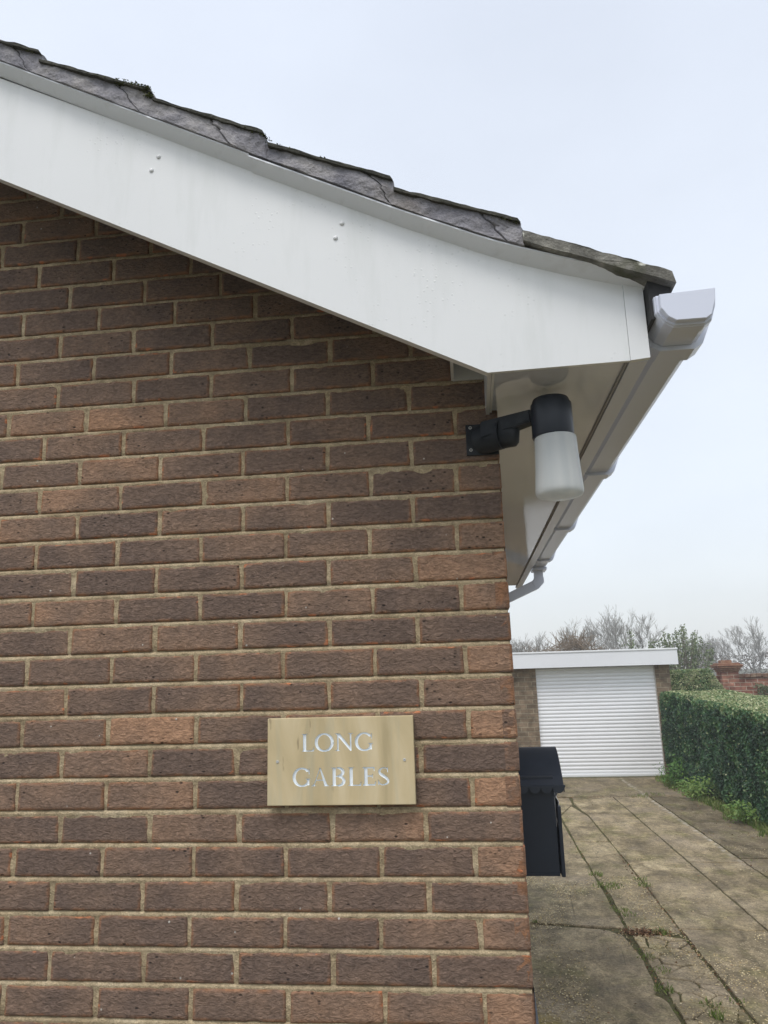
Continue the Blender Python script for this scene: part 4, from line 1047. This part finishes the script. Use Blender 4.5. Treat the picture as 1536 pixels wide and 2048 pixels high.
# weeds at the foot of the hedge
def weed(x, y, h, r, n, seed, label, bright=.5):
    rg = np.random.RandomState(seed); e_ = empty('weed', (x, y, 0)); tag(e_, label, 'weed', 'weeds at the foot of the hedge')
    ns_ = 10; st = MB(); P = []; Nn = []
    for i in range(ns_):
        a = rg.uniform(0, 6.28); L = r * rg.uniform(.3, 1); H = h * rg.uniform(.6, 1.05)
        tip = (x + L * math.cos(a), y + L * math.sin(a), H); st.tube([(x, y, -.01), (x + L * .4 * math.cos(a), y + L * .4 * math.sin(a), H * .6), tip], [.004, .003, .0015], 4)
        for j in range(int(n / ns_)):
            t = rg.uniform(.25, 1); s = .05 + .05 * (1 - t)
            P.append((x + L * t * math.cos(a) + rg.normal(0, s), y + L * t * math.sin(a) + rg.normal(0, s), max(.01, H * t + rg.normal(0, .03)))); Nn.append((rg.normal(0, .3), -.4, 1))
    st.build('stem', WLEAF, e_)
    leaf_mesh('foliage', np.array(P), np.array(Nn), .055, WLEAF, e_, seed=seed, aspect=.42, tilt=.5, rndv=np.full(len(P), bright))
weed(2.80, 10.25, .42, .22, 340, 1, 'bushy dark green weed beside the garage door', .35)
weed(2.80, 9.05, .34, .24, 380, 2, 'bright yellow-green weed spreading over the drive edge', .8)
weed(2.90, 7.45, .28, .20, 320, 3, 'pale green weed at the photo edge nearest the camera', .7)
weed(2.88, 9.6, .18, .15, 120, 4, 'low weed between the dark and the bright green weeds', .5)
weed(3.02, 8.2, .16, .15, 120, 5, 'small low weed in the grass strip before the nearest weed', .55)

# ------------------------------------------------------------------ brick pier and garden wall
RB = m_brickwall('red_garden_brick', (0.20, 0.085, 0.06), (0.38, 0.185, 0.13), (0.45, 0.39, 0.31), jitter=.55)
PIER = empty('brick_pier', (4.98, 14.1, 0)); tag(PIER, 'red brick pier with stepped corbelled cap above the hedge', 'pier')
m = MB(); m.box(4.815, 5.135, 13.93, 14.25, 0, 1.64); m.build('shaft', RB, PIER)
m = MB()
for (z0, z1, e_, r_) in ((1.64, 1.675, .02, 0), (1.675, 1.71, .045, 0), (1.71, 1.745, .07, 0), (1.745, 1.78, .085, 0), (1.78, 1.812, .04, 0), (1.812, 1.866, -.06, 0)):
    cx_ = 4.975 if e_ > -.01 else 4.955
    m.box(cx_ - .16 - e_, cx_ + .16 + e_, 14.09 - .16 - e_, 14.09 + .16 + e_, z0, z1 - .006, bev=.006)
    m.box(cx_ - .15 - e_ * .9, cx_ + .15 + e_ * .9, 14.09 - .15 - e_ * .9, 14.09 + .15 + e_ * .9, z1 - .0065, z1 + .0005)
m.build('cap', m_simple('cap_brick', (0.19, 0.07, 0.045), (0.34, 0.22, 0.14), 14, 0.9, 0.6, 0.01), PIER)
GW = empty('garden_wall', (7, 14.3, 0)); tag(GW, 'weathered red brick garden wall running right from the pier', 'garden wall')
m = MB(); m.box(5.136, 11.5, 14.0, 14.22, 0, 1.52); m.build('wall', RB, GW)
m = MB(); x = 5.14; rw = random.Random(9)
while x < 11.5:
    L = .105; dz = rw.uniform(-.006, .006); m.box(x, x + L, 13.96, 14.26, 1.523 + dz, 1.59 + dz, bev=.006); x += L + .008
m.build('coping', m_simple('coping_brick', (0.14, 0.07, 0.05), (0.27, 0.20, 0.14), 6, 0.95, 0.6, 0.02), GW)
GW2 = MB(); GW2.box(4.2, 4.812, 14.12, 14.3, 0, 1.56); o = GW2.build('garden_wall', RB); tag(o, 'short dark stretch of brick wall left of the pier', 'garden wall')
rg = np.random.RandomState(31); n = 2600
P = np.c_[5.35 + 1.1 * rg.beta(2, 2, n) * 1.2, 13.9 - np.abs(rg.normal(0, .06, n)), 1.0 + .33 * rg.uniform(0, 1, n)]
P[:, 2] += .08 * np.sin(P[:, 0] * 5)
cz = empty('climber', (5.9, 13.9, 0)); tag(cz, 'dark climbing shrub at the foot of the red garden wall', 'shrub')
leaf_mesh('foliage', P, np.tile([0, -1., .4], (n, 1)), .05, TLEAF, cz, seed=4, rndv=np.full(n, .25))
m = MB()
for i in range(14):
    x = 5.4 + rg.uniform(0, 1.2); m.tube([(x, 13.9, 0), (x + rg.normal(0, .08), 13.88, .7), (x + rg.normal(0, .15), 13.86, 1.25)], [.012, .008, .003], 5)
m.build('stem', m_simple('bark_dark', (0.05, 0.04, 0.03), (0.11, 0.09, 0.07), 20, 0.95), cz)

# ------------------------------------------------------------------ bare trees
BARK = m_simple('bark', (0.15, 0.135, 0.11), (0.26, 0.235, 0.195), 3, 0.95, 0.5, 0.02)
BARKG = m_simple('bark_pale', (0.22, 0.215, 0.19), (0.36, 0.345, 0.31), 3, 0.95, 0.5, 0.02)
def bare_tree(x, y, H, spread, seed, label, mat=BARK, trunk_h=.28, group='bare winter trees beyond the garage', levels=5, r0=None, upr=.25, z0=0.0, twig=.012, nk=(2, 3)):
    rg = random.Random(seed); root = empty('bare_tree', (x, y, z0)); tag(root, label, 'tree', group)
    tr = MB(); cr_ = MB(); r0 = r0 or H * .022
    base = Vector((x, y, z0)); th = H * trunk_h
    p1 = base + Vector((rg.gauss(0, .02) * H, rg.gauss(0, .02) * H, th * .5)); p2 = base + Vector((rg.gauss(0, .03) * H, 0, th))
    tr.tube([base - Vector((0, 0, .3)), p1, p2], [r0 * 1.3, r0, r0 * .85], 7)
    def grow(p, d, L, r, lv):
        pts = [p]; rads = [r]; q = p; dd = d.copy(); k = 3
        for i in range(k):
            dd = (dd + Vector((rg.gauss(0, .10), rg.gauss(0, .10), rg.gauss(0, .08) + upr * .3))).normalized(); q = q + dd * L / k
            pts.append(q); rads.append(max(twig * .5, r * (1 - .45 * (i + 1) / k)))
            if lv > 0 and rg.random() < .75:
                sd = Vector((rg.gauss(0, 1), rg.gauss(0, 1), rg.gauss(.3, .5))).normalized(); nd = (dd * .9 + sd * .55).normalized()
                grow(q, nd, L * rg.uniform(.45, .7), max(twig * .6, rads[-1] * .6), lv - 1)
        cr_.tube(pts, rads, 4 if lv > 1 else 3, caps=False)
        if lv > 0:
            for _ in range(rg.randint(*nk)):
                sd = Vector((rg.gauss(0, 1), rg.gauss(0, 1), rg.gauss(.1, .5))).normalized()
                grow(q, (dd * .95 + sd * .45).normalized(), L * rg.uniform(.58, .82), max(twig * .6, rads[-1] * .75), lv - 1)
    nb_ = rg.randint(3, 5)
    for i in range(nb_):
        a = 6.283 * i / nb_ + rg.uniform(-.4, .4); t = spread * rg.uniform(.5, 1)
        d = Vector((math.cos(a) * t, math.sin(a) * t, 1)).normalized(); grow(p2 if i % 2 else p1 + (p2 - p1) * .6, d, H * .27, r0 * .6, levels - 1)
    tr.build('trunk', mat, root, smooth=True, fixn=False); cr_.build('crown', mat, root, smooth=True, fixn=False)
    return root
bare_tree(3.5, 40, 4.3, .95, 3, 'spreading pale bare tree left above the garage roof beside the brick corner', BARK, .2, twig=.011)
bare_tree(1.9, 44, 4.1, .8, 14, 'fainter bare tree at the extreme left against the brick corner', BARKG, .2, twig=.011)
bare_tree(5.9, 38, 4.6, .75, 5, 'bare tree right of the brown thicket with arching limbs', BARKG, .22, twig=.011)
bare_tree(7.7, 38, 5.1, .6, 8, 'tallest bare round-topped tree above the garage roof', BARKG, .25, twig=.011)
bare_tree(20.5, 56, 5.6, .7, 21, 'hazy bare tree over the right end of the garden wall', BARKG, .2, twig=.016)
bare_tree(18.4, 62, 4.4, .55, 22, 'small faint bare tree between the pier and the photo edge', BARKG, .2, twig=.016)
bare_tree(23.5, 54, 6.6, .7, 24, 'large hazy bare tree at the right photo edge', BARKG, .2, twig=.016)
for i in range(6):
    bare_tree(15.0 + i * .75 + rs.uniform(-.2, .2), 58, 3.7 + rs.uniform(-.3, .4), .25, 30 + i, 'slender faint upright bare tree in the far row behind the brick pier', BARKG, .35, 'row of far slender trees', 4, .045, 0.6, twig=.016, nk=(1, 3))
# brown thicket behind the garage
rg = random.Random(77); th_ = MB()
for i in range(1500):
    a = rg.gauss(0, .5); cx = 2.62 + a; top = 2.42 + .34 * math.exp(-((cx - 2.9) / .3) ** 2) + rg.gauss(0, .08)
    y = 20 + rg.uniform(-.5, .5); z0 = rg.uniform(1.2, top - .1); L = rg.uniform(.15, .5); d = Vector((rg.gauss(0, 1), rg.gauss(0, .5), rg.gauss(.3, .6))).normalized()
    p = Vector((cx, y, z0)); q = p + d * L
    if q.z > top + .12: continue
    th_.tube([p, (p + q) / 2 + Vector((rg.gauss(0, .04), 0, rg.gauss(0, .04))), q], [.011, .008, .005], 3, caps=False)
th_.tube([(2.7, 20, -.1), (2.72, 20, 1.0), (2.8, 20, 2.2)], [.08, .06, .03], 6)
for i in range(46):
    p = Vector((rg.uniform(2.3, 3.2), 20, 2.4)); d = Vector((rg.gauss(0.1, .8), 0, 1)).normalized(); q = p + d * rg.uniform(.3, .65)
    th_.tube([p, (p + q) / 2 + Vector((rg.gauss(0, .05), 0, .02)), q], [.012, .009, .005], 3, caps=False)
o = th_.build('thicket', m_simple('bramble', (0.16, 0.125, 0.09), (0.28, 0.225, 0.165), 2, 0.95), fixn=False); tag(o, 'tangled brown thicket just above the garage roof', 'thicket')
# evergreen shrub beside the garage
rg = np.random.RandomState(51); EV = empty('evergreen_shrub', (4.5, 16, 0)); tag(EV, 'loose leafy evergreen shrub rising behind the garage corner', 'shrub')
st = MB(); P = []; Nn = []
def shoot(x0, x1, top, n, y=16.0, r=.035):
    for i in range(n):
        u = rg.uniform(0, 1); bx = x0 + (x1 - x0) * (.35 + .3 * u); tx = x0 + (x1 - x0) * rg.beta(1.3, 1.3); s = (tx - x0) / (x1 - x0)
        H = top * (1 - .32 * abs(s - .5) * 2 * rg.uniform(.4, 1.2)) - rg.exponential(.20)
        H = max(1.7, H); ty = y + rg.normal(0, .35)
        st.tube([(bx, y, 0), (bx * .5 + tx * .5 + rg.normal(0, .06), (y + ty) / 2, H * .55), (tx, ty, H)], [.02, .012, .004], 4)
        for j in range(46):
            t = 1 - rg.beta(1, 2.4) * .5; w = .03 + .10 * (1 - t)
            P.append((bx * (1 - t) + tx * t + rg.normal(0, w), ty + rg.normal(0, w), H * t + rg.normal(0, .03))); Nn.append((rg.normal(0, .5), -.6, .6))
shoot(3.95, 5.3, 2.78, 74); shoot(3.5, 4.4, 2.45, 26); shoot(3.35, 3.8, 2.70, 12)
st.build('stem', BARK, EV, fixn=False)
leaf_mesh('foliage', np.array(P), np.array(Nn), .062, TLEAF, EV, seed=9, aspect=.5, tilt=.7)
# far brown scrub line
rg = np.random.RandomState(61)
def scrub(name, x0, x1, y, zt, n, size, col, label, seed):
    rg = np.random.RandomState(seed); P = np.c_[rg.uniform(x0, x1, n), y + rg.uniform(-.8, .8, n), np.zeros(n)]
    tt = np.array([zt * (1 + .18 * nz(p[0] * .6, seed) + .1 * nz(p[0] * 2.2, seed)) for p in P]); P[:, 2] = tt * np.sqrt(rg.uniform(0, 1, n))
    o = leaf_mesh(name, P, rg.normal(0, 1, (n, 3)), size, col, seed=seed, aspect=.35); tag(o, label, 'scrub', kind='stuff')
SCR = m_leaf('scrub', [(0, (0.10, 0.085, 0.07)), (0.5, (0.16, 0.135, 0.11)), (1, (0.22, 0.20, 0.16))], 0.9, 0.2, 0.1)
scrub('far_scrub', 8, 40, 55, 2.6, 9000, .22, SCR, 'hazy brown scrub line beyond the garden wall', 1)
scrub('far_scrub', -30, 10, 60, 2.2, 7000, .22, SCR, 'low brown scrub line hidden beyond the garage', 2)

# ------------------------------------------------------------------ misty air
m = bpy.data.materials.new('haze'); m.use_nodes = True; t = m.node_tree; t.nodes.clear()
pv = t.nodes.new('ShaderNodeVolumePrincipled'); pv.inputs['Density'].default_value = 0.0042; pv.inputs['Color'].default_value = (0.97, 0.985, 1.0, 1)
oo = t.nodes.new('ShaderNodeOutputMaterial'); t.links.new(pv.outputs[0], oo.inputs['Volume'])
tag(MB().box(-60, 60, -30, 75, -1.1, 9).build('haze', m), 'thin pale winter mist over the far trees', 'haze', kind='stuff')
